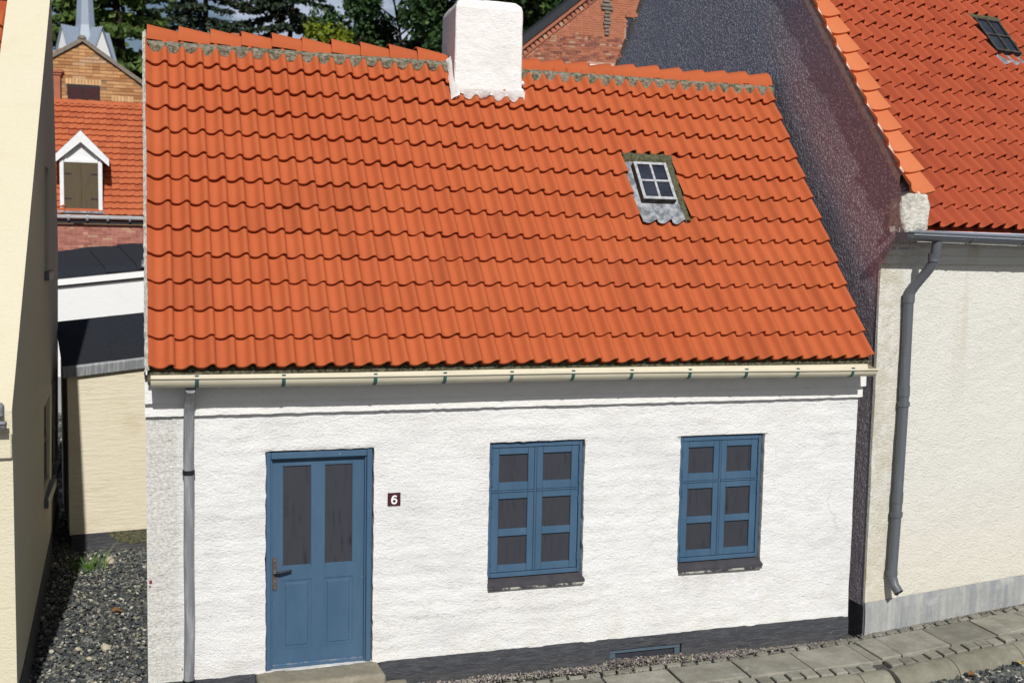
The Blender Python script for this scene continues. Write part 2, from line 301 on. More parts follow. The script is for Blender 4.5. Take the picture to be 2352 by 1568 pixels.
# ------------------------------------------------------------------ mesh helpers
FR = {}                                        # matrices of the things
def thing(name, label, cat, loc=(0, 0, 0), rotz=0, group=None):
    o = bpy.data.objects.new(name, None); col.objects.link(o)
    o.location = loc; o.rotation_euler = (0, 0, rotz); o.empty_display_size = .2
    o['label'] = label; o['category'] = cat
    if group: o['group'] = group
    FR[o] = Matrix.Translation(loc) @ Matrix.Rotation(rotz, 4, 'Z')
    return o
def tag(o, label, cat, group=None):
    o['label'] = label; o['category'] = cat
    if group: o['group'] = group
    return o
def rootof(o):
    while o.parent: o = o.parent
    return o
I4 = Matrix.Identity(4)
class MB:
    def __init__(s, F=I4): s.v = []; s.f = []; s.mi = []; s.F = F
    def add(s, vs, fs, mi=0, X=None):
        b = len(s.v)
        s.v += [(X @ V(p)) if X is not None else V(p) for p in vs]
        s.f += [tuple(b+i for i in f) for f in fs]; s.mi += [mi]*len(fs); return s
    def quad(s, a, b, c, d, mi=0): return s.add([a, b, c, d], [(0, 1, 2, 3)], mi)
    def box(s, lo, hi, mi=0, X=None, taper=0):
        (x0, y0, z0), (x1, y1, z1) = lo, hi
        return s.add([(x0, y0, z0), (x1, y0, z0), (x1, y1, z0), (x0, y1, z0), (x0, y0, z1), (x1, y0, z1), (x1, y1, z1), (x0, y1, z1)],
                     [(0, 3, 2, 1), (4, 5, 6, 7), (0, 1, 5, 4), (1, 2, 6, 5), (2, 3, 7, 6), (3, 0, 4, 7)], mi, X)
    def bbox(s, lo, hi, bev=.006, mi=0, X=None, seg=1, jit=0, sub=0):
        bm = bmesh.new(); bmesh.ops.create_cube(bm, size=1)
        L, H = V(lo), V(hi)
        for v in bm.verts: v.co = V(((v.co[i]+.5)*(H[i]-L[i])+L[i] for i in range(3)))
        if sub: bmesh.ops.subdivide_edges(bm, edges=bm.edges[:], cuts=sub, use_grid_fill=True)
        if bev:
            es = [e for e in bm.edges if len(e.link_faces) == 2 and e.calc_face_angle(0) > .5]
            bmesh.ops.bevel(bm, geom=es, offset=bev, segments=seg, affect='EDGES', profile=.5)
        if jit:
            for v in bm.verts: v.co += mnoise.noise_vector(v.co*7+V((3.1, 1.7, .3)))*jit
        bm.verts.index_update()
        s.add([v.co.copy() for v in bm.verts], [[v.index for v in f.verts] for f in bm.faces], mi, X); bm.free(); return s
    def tube(s, pts, r, n=12, mi=0, cap=True, rs=None):
        pts = [V(p) for p in pts]; vs = []; fs = []
        ref = V((0, 1, .01))
        for i, p in enumerate(pts):
            d = (pts[min(i+1, len(pts)-1)] - pts[max(i-1, 0)]).normalized()
            if abs(d.dot(ref.normalized())) > .95: ref = V((1, 0, .02))
            a = d.cross(ref).normalized(); c = d.cross(a)
            rr = rs[i] if rs else r
            vs += [p + (a*math.cos(2*math.pi*k/n) + c*math.sin(2*math.pi*k/n))*rr for k in range(n)]
        for i in range(len(pts)-1):
            fs += [(i*n+k, i*n+(k+1) % n, (i+1)*n+(k+1) % n, (i+1)*n+k) for k in range(n)]
        if cap: fs += [tuple(range(n)), tuple(reversed(range(len(vs)-n, len(vs))))]
        return s.add(vs, fs, mi)
    def grid(s, fn, nu, nv, mi=0, flip=False):
        vs = [fn(i/nu, j/nv) for j in range(nv+1) for i in range(nu+1)]
        fs = [(j*(nu+1)+i, j*(nu+1)+i+1, (j+1)*(nu+1)+i+1, (j+1)*(nu+1)+i) for j in range(nv) for i in range(nu)]
        if flip: fs = [tuple(reversed(f)) for f in fs]
        return s.add(vs, fs, mi)
    def prism(s, poly, fn0, fn1, mi=0, holes=()):    # 2-D polygon -> solid between two maps (u,v)->xyz, holes are open
        loops = [list(poly)] + [list(h) for h in holes]
        flat = [p for l in loops for p in l]; n = len(flat)
        tri = mgeo.tessellate_polygon([[V((p[0], p[1], 0)) for p in l] for l in loops])
        vs = [fn0(*p) for p in flat] + [fn1(*p) for p in flat]
        fs = [tuple(t) for t in tri] + [tuple(n+i for i in reversed(t)) for t in tri]
        k = 0
        for l in loops:
            m_ = len(l); fs += [(k+i, k+(i+1) % m_, n+k+(i+1) % m_, n+k+i) for i in range(m_)]; k += m_
        return s.add(vs, fs, mi)
    def mesh(s, name, mats, X=None, smooth=None):
        me = bpy.data.meshes.new(name)
        me.from_pydata([tuple(X @ p) if X is not None else tuple(p) for p in s.v], [], s.f); me.validate()
        for m_ in (mats if isinstance(mats, (list, tuple)) else [mats]): me.materials.append(M[m_])
        if len(me.polygons) == len(s.mi): me.polygons.foreach_set('material_index', s.mi)
        if smooth is not None:
            me.shade_smooth()
            if smooth < 180: me.set_sharp_from_angle(angle=rad(smooth))
        me.update(); return me
    def build(s, name, mats, parent=None, smooth=None, kind=None, fixn=False):
        X = s.F
        if parent is not None: X = FR[rootof(parent)].inverted() @ s.F
        me = s.mesh(name, mats, X, smooth)
        if fixn:
            bm = bmesh.new(); bm.from_mesh(me); bmesh.ops.recalc_face_normals(bm, faces=bm.faces[:]); bm.to_mesh(me); bm.free()
        o = bpy.data.objects.new(name, me); col.objects.link(o)
        if parent is not None: o.parent = parent
        if kind: o['kind'] = kind
        return o
def inst(name, me, parent, loc, rot=(0, 0, 0), scale=None):
    o = bpy.data.objects.new(name, me); col.objects.link(o); o.parent = parent
    o.location = loc; o.rotation_euler = rot
    if scale: o.scale = scale
    return o
def nz(x, y, z, s=1.0): return mnoise.noise(V((x*s, y*s, z*s)))

# ------------------------------------------------------------------ ground and sky setting
g = MB(); g.grid(lambda u, v: V((-400+800*u, -300+900*v, -.36)), 40, 40)
go = g.build('ground', 'ground_gravel'); go['kind'] = 'structure'
y0 = MB(); y0.grid(lambda u, v: V((-9+16.7*u, -.05+40*v, -.235)), 20, 30)
yo = y0.build('yard', 'earth'); yo['kind'] = 'structure'

# ------------------------------------------------------------------ roof tile shapes
PROF = [(0, .030), (.09, .015), (.2, .004), (.34, 0), (.48, .005), (.60, .022), (.71, .047), (.81, .063), (.90, .066), (.98, .056), (1.06, .034)]
def tile_mesh(name, w_, L, mat, amp=1.0, lift=.058, th=.030, left=0.0, jit=0, cutL=None):
    pr = [(u, h*amp) for u, h in PROF]
    if left: pr = [(-left, .058*amp)] + [(-left*.5, .045*amp)] + pr
    b = MB(); n = len(pr); Lr = cutL or L
    top0 = [V((u*w_, 0, h+lift)) for u, h in pr]; top1 = [V((u*w_, Lr, h+lift*(1-Lr/L))) for u, h in pr]
    bot0 = [p + V((0, .004, -th)) for p in top0]; mid = [p + V((0, .006, .0)) for p in top0]
    top0 = [p + V((0, 0, -.004)) for p in top0]
    vs = top0 + mid + top1 + bot0; fs = []
    for i in range(n-1):
        fs += [(i, i+1, n+i+1, n+i), (n+i, n+i+1, 2*n+i+1, 2*n+i), (3*n+i, 3*n+i+1, i+1, i)]
    vs += [top1[-1] + V((0, 0, -th))]
    fs += [(n-1, 3*n+n-1, 4*n, 3*n-1), (n-1, 3*n-1, 2*n-1)]
    b.add(vs, fs)
    return b.mesh(name, mat, None, 50)

# =================================================================== the white cottage
W = 7.50; TH = math.atan(1.329); EA = V((0, -.212, 3.0)); RIDGE = V((0, 2.32, 6.365))
es = V((0, math.cos(TH), math.sin(TH))); en = V((0, -math.sin(TH), math.cos(TH)))
house = thing('house', 'low whitewashed cottage with bright orange tiled roof, blue door and number 6', 'house', (0, 0, -.2))
HB = V((0, 0, -.2))
OPEN = [(1.060, 2.086, .085, 2.203), (3.246, 4.270, .745, 2.210), (5.352, 6.356, .76, 2.20)]
def roughwall(xs, zs, opens, fy, depth, amp, mat, name, parent, F=I4, jag=.012):
    def inop(x, z): return any(a < x < b_ and c < z < d for a, b_, c, d in opens)
    b = MB(F); idx = {}; edge = {}
    def vert(i, j):
        if (i, j) in idx: return idx[(i, j)]
        x, z = xs[i], zs[j]
        y = fy - amp*(mnoise.noise(V((x*1.6, 3.3, z*1.6)))*1.2 + mnoise.noise(V((x*5, 7.7, z*9)))*.6)
        on = any((abs(x-a) < 1e-4 or abs(x-b_) < 1e-4) and c-1e-4 <= z <= d+1e-4 or (abs(z-c) < 1e-4 or abs(z-d) < 1e-4) and a-1e-4 <= x <= b_+1e-4 for a, b_, c, d in opens)
        if on:
            x += jag*.8*mnoise.noise(V((x*9, 1, z*14))); z += jag*.8*mnoise.noise(V((x*14, 5, z*9))); y += .006
        b.v.append(V((x, y, z))); idx[(i, j)] = len(b.v)-1; return idx[(i, j)]
    cells = {(i, j) for i in range(len(xs)-1) for j in range(len(zs)-1) if not inop((xs[i]+xs[i+1])/2, (zs[j]+zs[j+1])/2)}
    back = {}
    def bk(k):
        if k not in back: p = b.v[k].copy(); p.y = depth; b.v.append(p); back[k] = len(b.v)-1
        return back[k]
    for i, j in sorted(cells):
        q = [vert(i, j), vert(i+1, j), vert(i+1, j+1), vert(i, j+1)]
        b.f.append(tuple(q)); b.mi.append(0)
        for (di, dj), (p, r) in (((0, -1), (0, 1)), ((1, 0), (1, 2)), ((0, 1), (2, 3)), ((-1, 0), (3, 0))):
            if (i+di, j+dj) not in cells:
                b.f.append((q[r], q[p], bk(q[p]), bk(q[r]))); b.mi.append(0)
    return b.build(name, mat, parent, 45)
def lines(lo, hi, step, extra):
    xs = [lo + (hi-lo)*i/max(1, round((hi-lo)/step)) for i in range(round((hi-lo)/step)+1)]
    xs = [x for x in xs if all(abs(x-e) > step*.4 for e in extra) or x in (lo, hi)] + [e for e in extra if lo < e < hi]
    return sorted(set(xs))
roughwall(lines(0, W, .05, [q for o in OPEN for q in o[:2]]), lines(.075, 2.60, .05, [q for o in OPEN for q in o[2:]]), OPEN, 0, .28, .010, 'whitewash', 'front_wall', house)
# gable walls, rear wall, backing
gp = [(0, -.2), (4.66, -.2), (4.66, 2.9), (2.32, 6.02), (.0, 2.9)]
for nm, x0_, x1_ in (('gable_wall', .004, .26), ('gable_wall', W-.24, W-.004)):
    b = MB(); b.prism([(p[0]+(.282 if p[0] < .1 else 0), p[1]) for p in gp], lambda y, z, x=x0_: V((x, y, z)), lambda y, z, x=x1_: V((x, y, z)))
    b.build(nm, 'whitewash_plain', house, fixn=True)
b = MB(); b.box((.27, 4.40, -.2), (W-.25, 4.66, 2.9)); b.build('rear_wall', 'whitewash_plain', house)
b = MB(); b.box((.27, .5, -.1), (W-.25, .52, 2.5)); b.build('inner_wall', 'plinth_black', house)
# plinth
def plinth_fn(x0, x1):
    def f(u, v):
        x = x0+(x1-x0)*u; z = -.25+.335*v + (.006*nz(x, 1, 2, 9)+.004*nz(x, 5, 2, 30) if v == 1 else 0)
        return V((x, -.016 - .005*nz(x, 3, z, 6) + (.012 if v == 1 else 0), z))
    return f
b = MB(); 
for x0, x1 in ((-.012, .965), (2.155, 4.60), (5.425, W+.004)): b.grid(plinth_fn(x0, x1), max(8, int((x1-x0)/.05)), 5)
b.grid(lambda u, v: V((4.60+.825*u, -.016-.004*nz(u*3, 1, v), -.035+.12*v + (.006*nz(4.6+.825*u, 1, 2, 9) if v == 1 else 0))), 16, 3)
b.box((-.012, .0, -.25), (.965, .27, .07)); b.box((2.155, 0, -.25), (4.6, .27, .07)); b.box((5.425, 0, -.25), (W+.004, .27, .07)); b.box((4.6, 0, -.036), (5.425, .27, .07))
b.box((-.012, .27, -.25), (.002, 4.66, .07))
b.build('plinth', 'plinth_tar', house, 60)
# basement vent
b = MB()
b.bbox((4.605, .006, -.085), (5.42, .04, -.04), .004); b.bbox((4.605, .006, -.25), (4.67, .04, -.087), .004); b.bbox((5.355, .006, -.25), (5.42, .04, -.087), .004)
basic('paint_slate', (.062, .095, .125), (.085, .12, .15), 8, .6, .3)
vent = b.build('basement_vent', 'paint_slate', house)
b = MB(); b.box((4.67, .035, -.25), (5.355, .05, -.087)); b.build('pane', 'pane_dark', vent)
# cornice of two courses
def cornice(z0, z1, y, name):
    def f(u, v):
        x = -.006+(W+.03)*u; k = int(round(v*4))
        zz = [z0, z0, (z0+z1)/2, z1, z1][k]; yy = [.05, y, y, y, .05][k]
        n_ = .007*nz(x, k, 3, 5) + .005*nz(x, k, 8, 18)
        return V((x, yy - n_*(k in (1, 2, 3)), zz + .006*nz(x, z0, 1, 7) + (.006*nz(x, 2, k, 22) if k < 2 else 0)))
    b = MB(); b.grid(f, 150, 4)
    for xe in (-.006, W+.024): b.quad((xe, .05, z0), (xe, y, z0), (xe, y, z1), (xe, .05, z1))
    return b.build(name, 'whitewash_plain', house, 40)
cornice(2.572, 2.70, -.050, 'cornice'); cornice(2.697, 2.94, -.105, 'cornice')
# roof
ZR = lambda s: EA + es*s
roof = None
b = MB()
f0 = lambda x, s, o: V((x, 0, 0)) + EA + es*s + en*o
b.quad(f0(.05, .02, -.02), f0(W, .02, -.02), f0(W, 4.2, -.02), f0(.05, 4.2, -.02))
b.quad(f0(.05, .02, -.06), f0(.05, 4.2, -.06), f0(W, 4.2, -.06), f0(W, .02, -.06))
b.quad(V((.05, 2.32, 6.31)), V((W, 2.32, 6.31)), V((W, 4.9, 2.9)), V((.05, 4.9, 2.9)))
roof = b.build('roof', 'tile_orange', house)
TW, TR = .1765, .308; XC = .066; NC = 42; NR = 13
XEDGE = lambda k: XC + TW*k
tm = [tile_mesh('roof_tile', TW, TR+.07, 'tile_orange', amp=random.uniform(.98, 1.10), lift=random.uniform(.054, .064)) for _ in range(5)]
tm_gap = tile_mesh('roof_tile', TW, TR+.07, 'tile_orange', left=.56)
tm_left = tile_mesh('roof_tile', TW, TR+.07, 'tile_orange', left=.24)
def sag(x, s): return -.022*math.sin(math.pi*min(1, max(0, x/W)))*math.sin(math.pi*min(1, s/4.2)) + .008*nz(x, s, 4, 1.1)
skip = {(c, r) for c in (29, 30, 31, 32) for r in (6, 7, 8)}
stuff = MB(); n_ind = 0
for r in range(NR):
    for c in range(NC):
        if (c, r) in skip: continue
        x = XEDGE(c) + random.gauss(0, .0025); s = TR*r + random.gauss(0, .0035)
        rz = random.gauss(0, .006); cut = None
        me = tm_left if c == 0 else tm_gap if c == 33 and r in (6, 7, 8) else random.choice(tm)
        P = f0(x, s, sag(x, s)+random.gauss(0, .0015)) - HB
        if r < 7 or (r == 7 and c < 6):
            o = inst('roof_tile', me, roof, P, (TH+random.gauss(0, .006), random.gauss(0, .008), rz)); n_ind += 1
        else:
            X = Matrix.Translation(P+HB) @ Matrix.Rotation(TH+random.gauss(0, .006), 4, 'X') @ Matrix.Rotation(rz, 4, 'Z')
            stuff.add([v.co for v in me.vertices], [tuple(p.vertices) for p in me.polygons], 0, X)
stuff.build('tile_field', 'tile_orange', roof, 50, kind='stuff')
def prof_at(x):
    u = ((x-XC)/TW) % 1.0
    for (a, ha), (c, hc) in zip(PROF, PROF[1:]):
        if a <= u <= c: return ha+(hc-ha)*(u-a)/(c-a)
    return 0
# ridge tiles and their bedding
def ridge_mesh(L, r0, r1):                      # open half cone, large end at x=0
    b = MB(); N = 10
    ring = lambda x, r, dz=0: [V((x, -math.cos(math.pi*k/N)*r*1.05, math.sin(math.pi*k/N)*r*1.12-.02)) for k in range(N+1)]
    A, B_, A2 = ring(0, r0), ring(L, r1), ring(0, r0-.018)
    n = N+1; vs = A + B_ + A2
    fs = [(i, i+1, n+i+1, n+i) for i in range(N)] + [(2*n+i, 2*n+i+1, i+1, i) for i in range(N)]
    b.add(vs, [tuple(reversed(f)) for f in fs] if True else fs); return b
rm = ridge_mesh(.36, .158, .120).mesh('ridge_tile', 'tile_orange', None, 40)
rl = [(.035+.3255*i, 0) for i in range(10)]
rr_ = [(7.535-.3085*i, math.pi) for i in range(11)]
for i, (x, rz) in enumerate(rl+rr_):
    zz = 6.285 + sag(x, 2.1)*1.0 - (.035 if x > 3.7 else 0) + random.gauss(0, .005)
    t_ = .055 if rz == 0 else .05
    o = inst('ridge_tile', rm, roof, V((x, 2.30+random.gauss(0, .006), zz)) - HB, (0, t_, rz+random.gauss(0, .015)))
b = MB()
for xa, xb in ((.04, 3.30), (4.16, 7.53)):
    nx = int((xb-xa)/.02)
    def fn(u, v):
        x = xa+(xb-xa)*u; k = round(v*3)
        hp = prof_at(x)
        s = [3.875+1.0*hp + .03*nz(x, 0, 0, 7) + .02*nz(x, 1, 0, 25), 3.935+.4*hp, 3.975, 4.02][k] - (.035 if x > 3.7 else 0)
        o_ = [hp*.9+.030, max(hp, .05)+.040, .085, .06][k] + .010*nz(x, k, 0, 16)
        return f0(x, s, o_)
    b.grid(fn, nx, 3)
b.build('ridge_mortar', 'mortar', roof)
b = MB()                                        # lumps of bedding under the eaves tiles
def fe(u, v):
    x = .02+(W-.01)*u; k = round(v*4); hp = prof_at(x)
    big = .5+.5*nz(x, 4, 0, 1.3)
    z = [2.90-.03*big, 2.92-.03*big+.02*nz(x, 1, 1, 20), 2.975, 3.0+hp*.5, 3.03+hp*.6][k] + .012*nz(x, k, 2, 26)
    y = [-.16, -.195-.02*big, -.205, -.190, -.10][k] - .022*nz(x, k, 5, 22)
    return V((x, y, z))
b.grid(fe, 380, 4); b.build('eaves_mortar', 'mortar_dark', roof)
b = MB()                                        # white pointing along the left verge
def fv(u, v):
    s = -.02+4.2*u; k = round(v*3)
    x = [.004, -.006, .022, .034][k] + .012*nz(s, k, 0, 18); o_ = [-.14, .02, .060, .045][k] + .014*nz(s, 3, k, 16)
    return f0(x, s, o_)
b.grid(fv, 110, 3, flip=True); b.build('verge_mortar', 'mortar_white', roof)
# chimney
b = MB()
cx0, cx1, cy0, cy1, cz0, cz1 = 3.335, 4.135, 1.894, 2.70, 5.62, 6.93
bm = bmesh.new(); bmesh.ops.create_cube(bm, size=1)
for v in bm.verts: v.co = V((cx0+(v.co.x+.5)*(cx1-cx0), cy0+(v.co.y+.5)*(cy1-cy0), cz0+(v.co.z+.5)*(cz1-cz0)))
te = [e for e in bm.edges if all(v.co.z > 6.8 for v in e.verts)]
bmesh.ops.bevel(bm, geom=te, offset=.11, segments=3, affect='EDGES', profile=.5)
bmesh.ops.subdivide_edges(bm, edges=[e for e in bm.edges if e.calc_length() > .3], cuts=14, use_grid_fill=True)
ve = [e for e in bm.edges if len(e.link_faces) == 2 and e.calc_face_angle(0) > .6]
bmesh.ops.bevel(bm, geom=ve, offset=.014, segments=1, affect='EDGES')
bmesh.ops.triangulate(bm, faces=[f for f in bm.faces if len(f.verts) > 4])
for v in bm.verts:
    k_ = .12 if v.co.x < cx0+.05 and v.co.y > cy0+.01 else 1
    v.co += (mnoise.noise_vector(v.co*4)*.009 + mnoise.noise_vector(v.co*15)*.006)*k_
    if v.co.x < 3.7: v.co.x += .062*(v.co.y-cy0) + .012*(v.co.z-6.2)
bm.verts.index_update()
b.add([v.co.copy() for v in bm.verts], [[v.index for v in f.verts] for f in bm.faces]); bm.free()
chim = b.build('chimney', 'whitewash_plain', house)
b = MB()                                        # flared white mortar where the stack meets the tiles
def fc(u, v):
    x = cx0-.006+(cx1-cx0+.012)*u; k = round(v*2); hp = prof_at(x)
    s0 = (cy0-EA.y)/math.cos(TH)
    s = [s0-.045-.045*nz(x, 0, 0, 5)-.02*nz(x, 4, 0, 19)+.55*hp, s0-.02+.012*nz(x, 3, 0, 14), s0+.02][k]; o_ = [hp*.98+.050, .105+.015*nz(x, 7, 0, 12), .15][k]
    return f0(x, s, o_)
b.grid(fc, 44, 2)
def fl(u, v):
    s0 = (cy0-EA.y)/math.cos(TH)-.06; s = s0+.62*u; tp_ = 1-u; k = round(v*2)
    return f0([cx0-.02-.035*tp_-.03*nz(s, 1, 1, 10), cx0-.005-.02*tp_-.02*nz(s, 1, 6, 12), cx0+.03][k], s, [.045, .09+.03*nz(s, 3, 0, 8), .13+.06*nz(s, 5, 0, 6)][k])
b.grid(fl, 22, 2, flip=True)
b.build('flaunching', 'whitewash_plain', chim, 60)
for x, s, o_ in ((cx1+.02, 3.72, .10), (cx1+.01, 3.60, .07)):
    b = MB(); P = f0(x, s, o_); b.bbox((P.x-.035, P.y-.03, P.z-.035), (P.x+.03, P.y+.03, P.z+.03), .02, jit=.02); b.build('mortar_lump', 'whitewash_plain', chim, 60)

# skylights ------------------------------------------------------
def skylight(parent, frm, x0, x1, s0, s1, sw, mats, fl_s, slope_wave, side_moss=True):
    """frm(x,s,o)->point; flashing from fl_s up; sash sw=(xa,xb,sa,sb,height)"""
    xa, xb, sa, sb, h = sw; t = .034
    def bar(b, ax, bx, as_, bs, o0, o1, mi=0):
        vs = [frm(x, s, o) for o in (o0, o1) for x, s in ((ax, as_), (bx, as_), (bx, bs), (ax, bs))]
        b.add(vs, [(0, 3, 2, 1), (4, 5, 6, 7), (0, 1, 5, 4), (1, 2, 6, 5), (2, 3, 7, 6), (3, 0, 4, 7)], mi)
    b = MB()
    def ff(u, v):
        x = x0+(x1-x0)*u; s = fl_s+(s1-fl_s)*v
        base = .052 + .006*nz(x, s, 9, 9)
        if s < sa-.02: kk = (sa-.02-s)/(sa-.02-fl_s); base = base*(1-kk) + (slope_wave(x)+.060)*kk
        if v == 0: s += .011*math.sin((x-x0)/(x1-x0)*math.pi*7)
        return frm(x, s, base)
    b.grid(ff, 28, 16); sk = b.build('skylight', mats['lead'], parent, 60)
    b = MB()
    bar(b, xa, xb, sa, sa+t, .05, h, 0); bar(b, xa, xb, sb-t, sb, .05, h, 0); bar(b, xa, xa+t, sa+t, sb-t, .05, h, 0); bar(b, xb-t, xb, sa+t, sb-t, .05, h, 0)
    fr = b.build('sash', [mats['side']], sk)
    b = MB()
    g_ = .004
    for q in ((xa, xb, sa, sa+t), (xa, xb, sb-t, sb), (xa, xa+t, sa+t, sb-t), (xb-t, xb, sa+t, sb-t)): bar(b, *q, h+.001, h+.012)
    xm, sm = (xa+xb)/2, (sa+sb)/2; w2 = .013
    bar(b, xm-w2, xm+w2, sa+t, sb-t, h-.01, h+.011); bar(b, xa+t, xm-w2, sm-w2, sm+w2, h-.01, h+.010); bar(b, xm+w2, xb-t, sm-w2, sm+w2, h-.01, h+.010)
    b.build('sash_bar', mats['sash'], sk)
    for ax, bx in ((xa+t, xm-w2), (xm+w2, xb-t)):
        for as_, bs in ((sa+t, sm-w2), (sm+w2, sb-t)):
            b = MB(); bar(b, ax, bx, as_, bs, h-.022, h-.012); b.build('pane', mats['pane'], sk)
    b = MB()
    def mt(u, v):
        x = x0+(x1+.06-x0)*u; k = round(v*3)
        s = [s1-.03, s1, s1+.04, s1+.10][k] + .02*nz(x, k, 0, 15); return frm(x, s, [.055, .085, .09, .06][k]+.02*nz(x, k, 3, 18))
    b.grid(mt, 40, 3)
    if side_moss:
        def ms(u, v):
            s = fl_s+.05+(s1-fl_s)*u; k = round(v*3)
            x = [x1-.02, x1, x1+.03, x1+.075][k] + .012*nz(s, k, 0, 15); return frm(x, s, [.05, .065, .068, .05][k]+.018*nz(s, k, 3, 18))
        b.grid(ms, 50, 3, flip=True)
    b.build('skylight_mortar', 'mortar_moss', sk)
    return sk
skylight(house, f0, 5.178, 5.735, 0, 2.66, (5.255, 5.660, 2.035, 2.565, .128), dict(lead='lead', side='sash_side', sash='sash_paint', pane='pane_sky'), 1.755, prof_at)
# gutter
def gutter(parent, frm, x0, x1, r, mat, rim=.0, mats=None, n=14, name='gutter', closed=(1, 1)):
    b = MB(); N = 12
    def ring(x, rr): return [frm(x, -math.cos(math.pi*k/N)*rr, -math.sin(math.pi*k/N)*rr) for k in range(N+1)]
    xs = [x0+(x1-x0)*i/n for i in range(n+1)]
    for rr, fl_ in ((r, 0), (r-.007, 1)):
        vs = [p for x in xs for p in ring(x, rr)]
        fs = [(i*(N+1)+k, (i+1)*(N+1)+k, (i+1)*(N+1)+k+1, i*(N+1)+k+1) for i in range(n) for k in range(N)]
        b.add(vs, [tuple(reversed(f)) for f in fs] if fl_ else fs)
    for i in range(n):
        A, B_, C_, D = ring(xs[i], r), ring(xs[i+1], r), ring(xs[i], r-.007), ring(xs[i+1], r-.007)
        for k in (0, N): b.quad(A[k], B_[k], D[k], C_[k])
    for e, x in zip(closed, (x0, x1)):
        if e:
            R_ = ring(x, r); b.add(R_, [tuple(range(N+1))])
    b.tube([frm(x, -r-.006, .0) for x in xs], .011, 8)
    return b.build(name, mat, parent, 50)
GR = .098
gf = lambda x, y, z: V((x, -.318+y - .014*nz(x, 0, 3, .5), 2.955+z-.004*math.sin(x*1.1) - .022*(x/7.5-.5) + y*(.02+.18*x/7.5)))
gut = gutter(house, gf, .045, 7.44, GR, 'gutter_cream')
for i, x in enumerate((.43, 1.18, 2.01, 2.67, 3.33, 3.96, 4.58, 5.22, 5.86, 6.46, 7.13)):
    b = MB(); N = 10; hw = .017
    for k in range(N):
        a0, a1 = math.pi*(k/N)*.75-.25, math.pi*((k+1)/N)*.75-.25
        P = [gf(x+dx, -math.cos(a)*(GR+.004), -math.sin(a)*(GR+.004)) for dx, a in ((-hw, a0), (hw, a0), (hw, a1), (-hw, a1))]
        b.quad(*P)
    P0_, P1_ = gf(x-hw, -GR-.012, .016), gf(x+hw, -GR-.012, .016); Q0, Q1 = gf(x-hw, -GR+.035, .012), gf(x+hw, -GR+.035, .012)
    b.quad(P0_, P1_, Q1, Q0)
    b.quad(gf(x-hw, -math.cos(-.25)*(GR+.004), math.sin(.25)*(GR+.004)), P0_, P1_, gf(x+hw, -math.cos(-.25)*(GR+.004), math.sin(.25)*(GR+.004)))
    b.build('gutter_bracket', 'copper_green', gut)
# downpipe with slight wobble
pts = [(.380, -.305, 2.85), (.381, -.25, 2.80), (.376, -.13, 2.70), (.372, -.085, 2.58), (.366, -.082, 2.2), (.370, -.075, 1.9), (.364, -.080, 1.3), (.368, -.082, .7), (.358, -.075, .1), (.352, -.075, -.2)]
b = MB(); b.tube(pts, .047, 16); dp = b.build('downpipe', 'zinc', house, 50)
for z in (2.06, .098):
    xx = .367 if z > 1 else .358
    b = MB(); b.tube([(xx, -.078, z-.02), (xx, -.078, z+.02)], .055, 16); b.box((xx-.012, -.03, z-.012), (xx+.012, .01, z+.012)); b.build('pipe_clamp', 'iron_dark', dp, 50)
for x_, z_, r_ in ((.028, 1.045, .015), (.024, 1.005, .008), (.30, .20, .008)):
    b = MB(); b.bbox((x_-r_*.8, -.012, z_-r_), (x_+r_*.8, -.001, z_+r_), .004, jit=.006); b.build('paint_fleck', 'paint_red', house)
# ---- door
fb = MB()
fb.bbox((1.066, .022, .09), (1.112, .13, 2.19), .006, jit=.002); fb.bbox((2.022, .022, .09), (2.074, .13, 2.19), .006, jit=.002); fb.bbox((1.113, .022, 2.125), (2.021, .13, 2.188), .006)
dfr = fb.build('door_frame', 'paint_blue', house)
b = MB()
b.bbox((1.113, .05, .09), (1.128, .14, 2.124), .003); b.bbox((2.006, .05, .09), (2.021, .14, 2.124), .003); b.bbox((1.129, .05, 2.108), (2.005, .14, 2.124), .003); b.bbox((1.129, .06, .088), (2.005, .14, .112), .003)
b.build('door_stop', 'paint_blue', dfr)
yl = .092
b = MB()
for q in ((1.128, .115, 1.226, 2.098), (1.900, .115, 2.006, 2.098), (1.502, .115, 1.624, 2.098), (1.226, 2.046, 1.502, 2.098), (1.624, 2.052, 1.900, 2.098), (1.226, .936, 1.502, 1.068), (1.624, .936, 1.900, 1.070), (1.226, .115, 1.502, .262), (1.624, .115, 1.900, .262)):
    b.box((q[0], yl, q[1]), (q[2], yl+.04, q[3]))
door = b.build('door', 'paint_blue', house)
for x0, x1 in ((1.226, 1.502), (1.624, 1.900)):
    b = MB(); z0, z1 = 1.066, 2.052
    b.bbox((x0-.004, yl+.018, z0), (x1+.004, yl+.03, z1), 0); b.build('pane', 'pane_dark', door)
    b = MB(); b.box((x0-.002, yl+.008, .26), (x1+.002, yl+.03, .938)); b.bbox((x0+.028, yl+.001, .292), (x1-.028, yl+.02, .905), .008); b.build('door_panel', 'paint_blue', door)
    b = MB()                                    # rounded glazing bead
    for q in ((x0-.002, z0-.002, x0+.008, z1), (x1-.008, z0-.002, x1+.002, z1), (x0+.008, z0-.002, x1-.008, z0+.012), (x0+.008, z1-.012, x1-.008, z1)): b.bbox((q[0], yl+.003, q[1]), (q[2], yl+.02, q[3]), .003)
    b.build('glazing_bead', 'paint_blue', door)
b = MB(); b.bbox((1.129, yl-.03, .112), (2.004, yl+.0, .128), .004); b.build('weather_bar', 'paint_worn', door)
b = MB()
N = 14; prof = []
for k in range(N):
    a = math.pi*k/(N-1); prof.append((1.154+.022*math.cos(a), 1.148+.022*math.sin(a)))
for k in range(N):
    a = math.pi+math.pi*k/(N-1); prof.append((1.154+.022*math.cos(a), .868+.022*math.sin(a)))
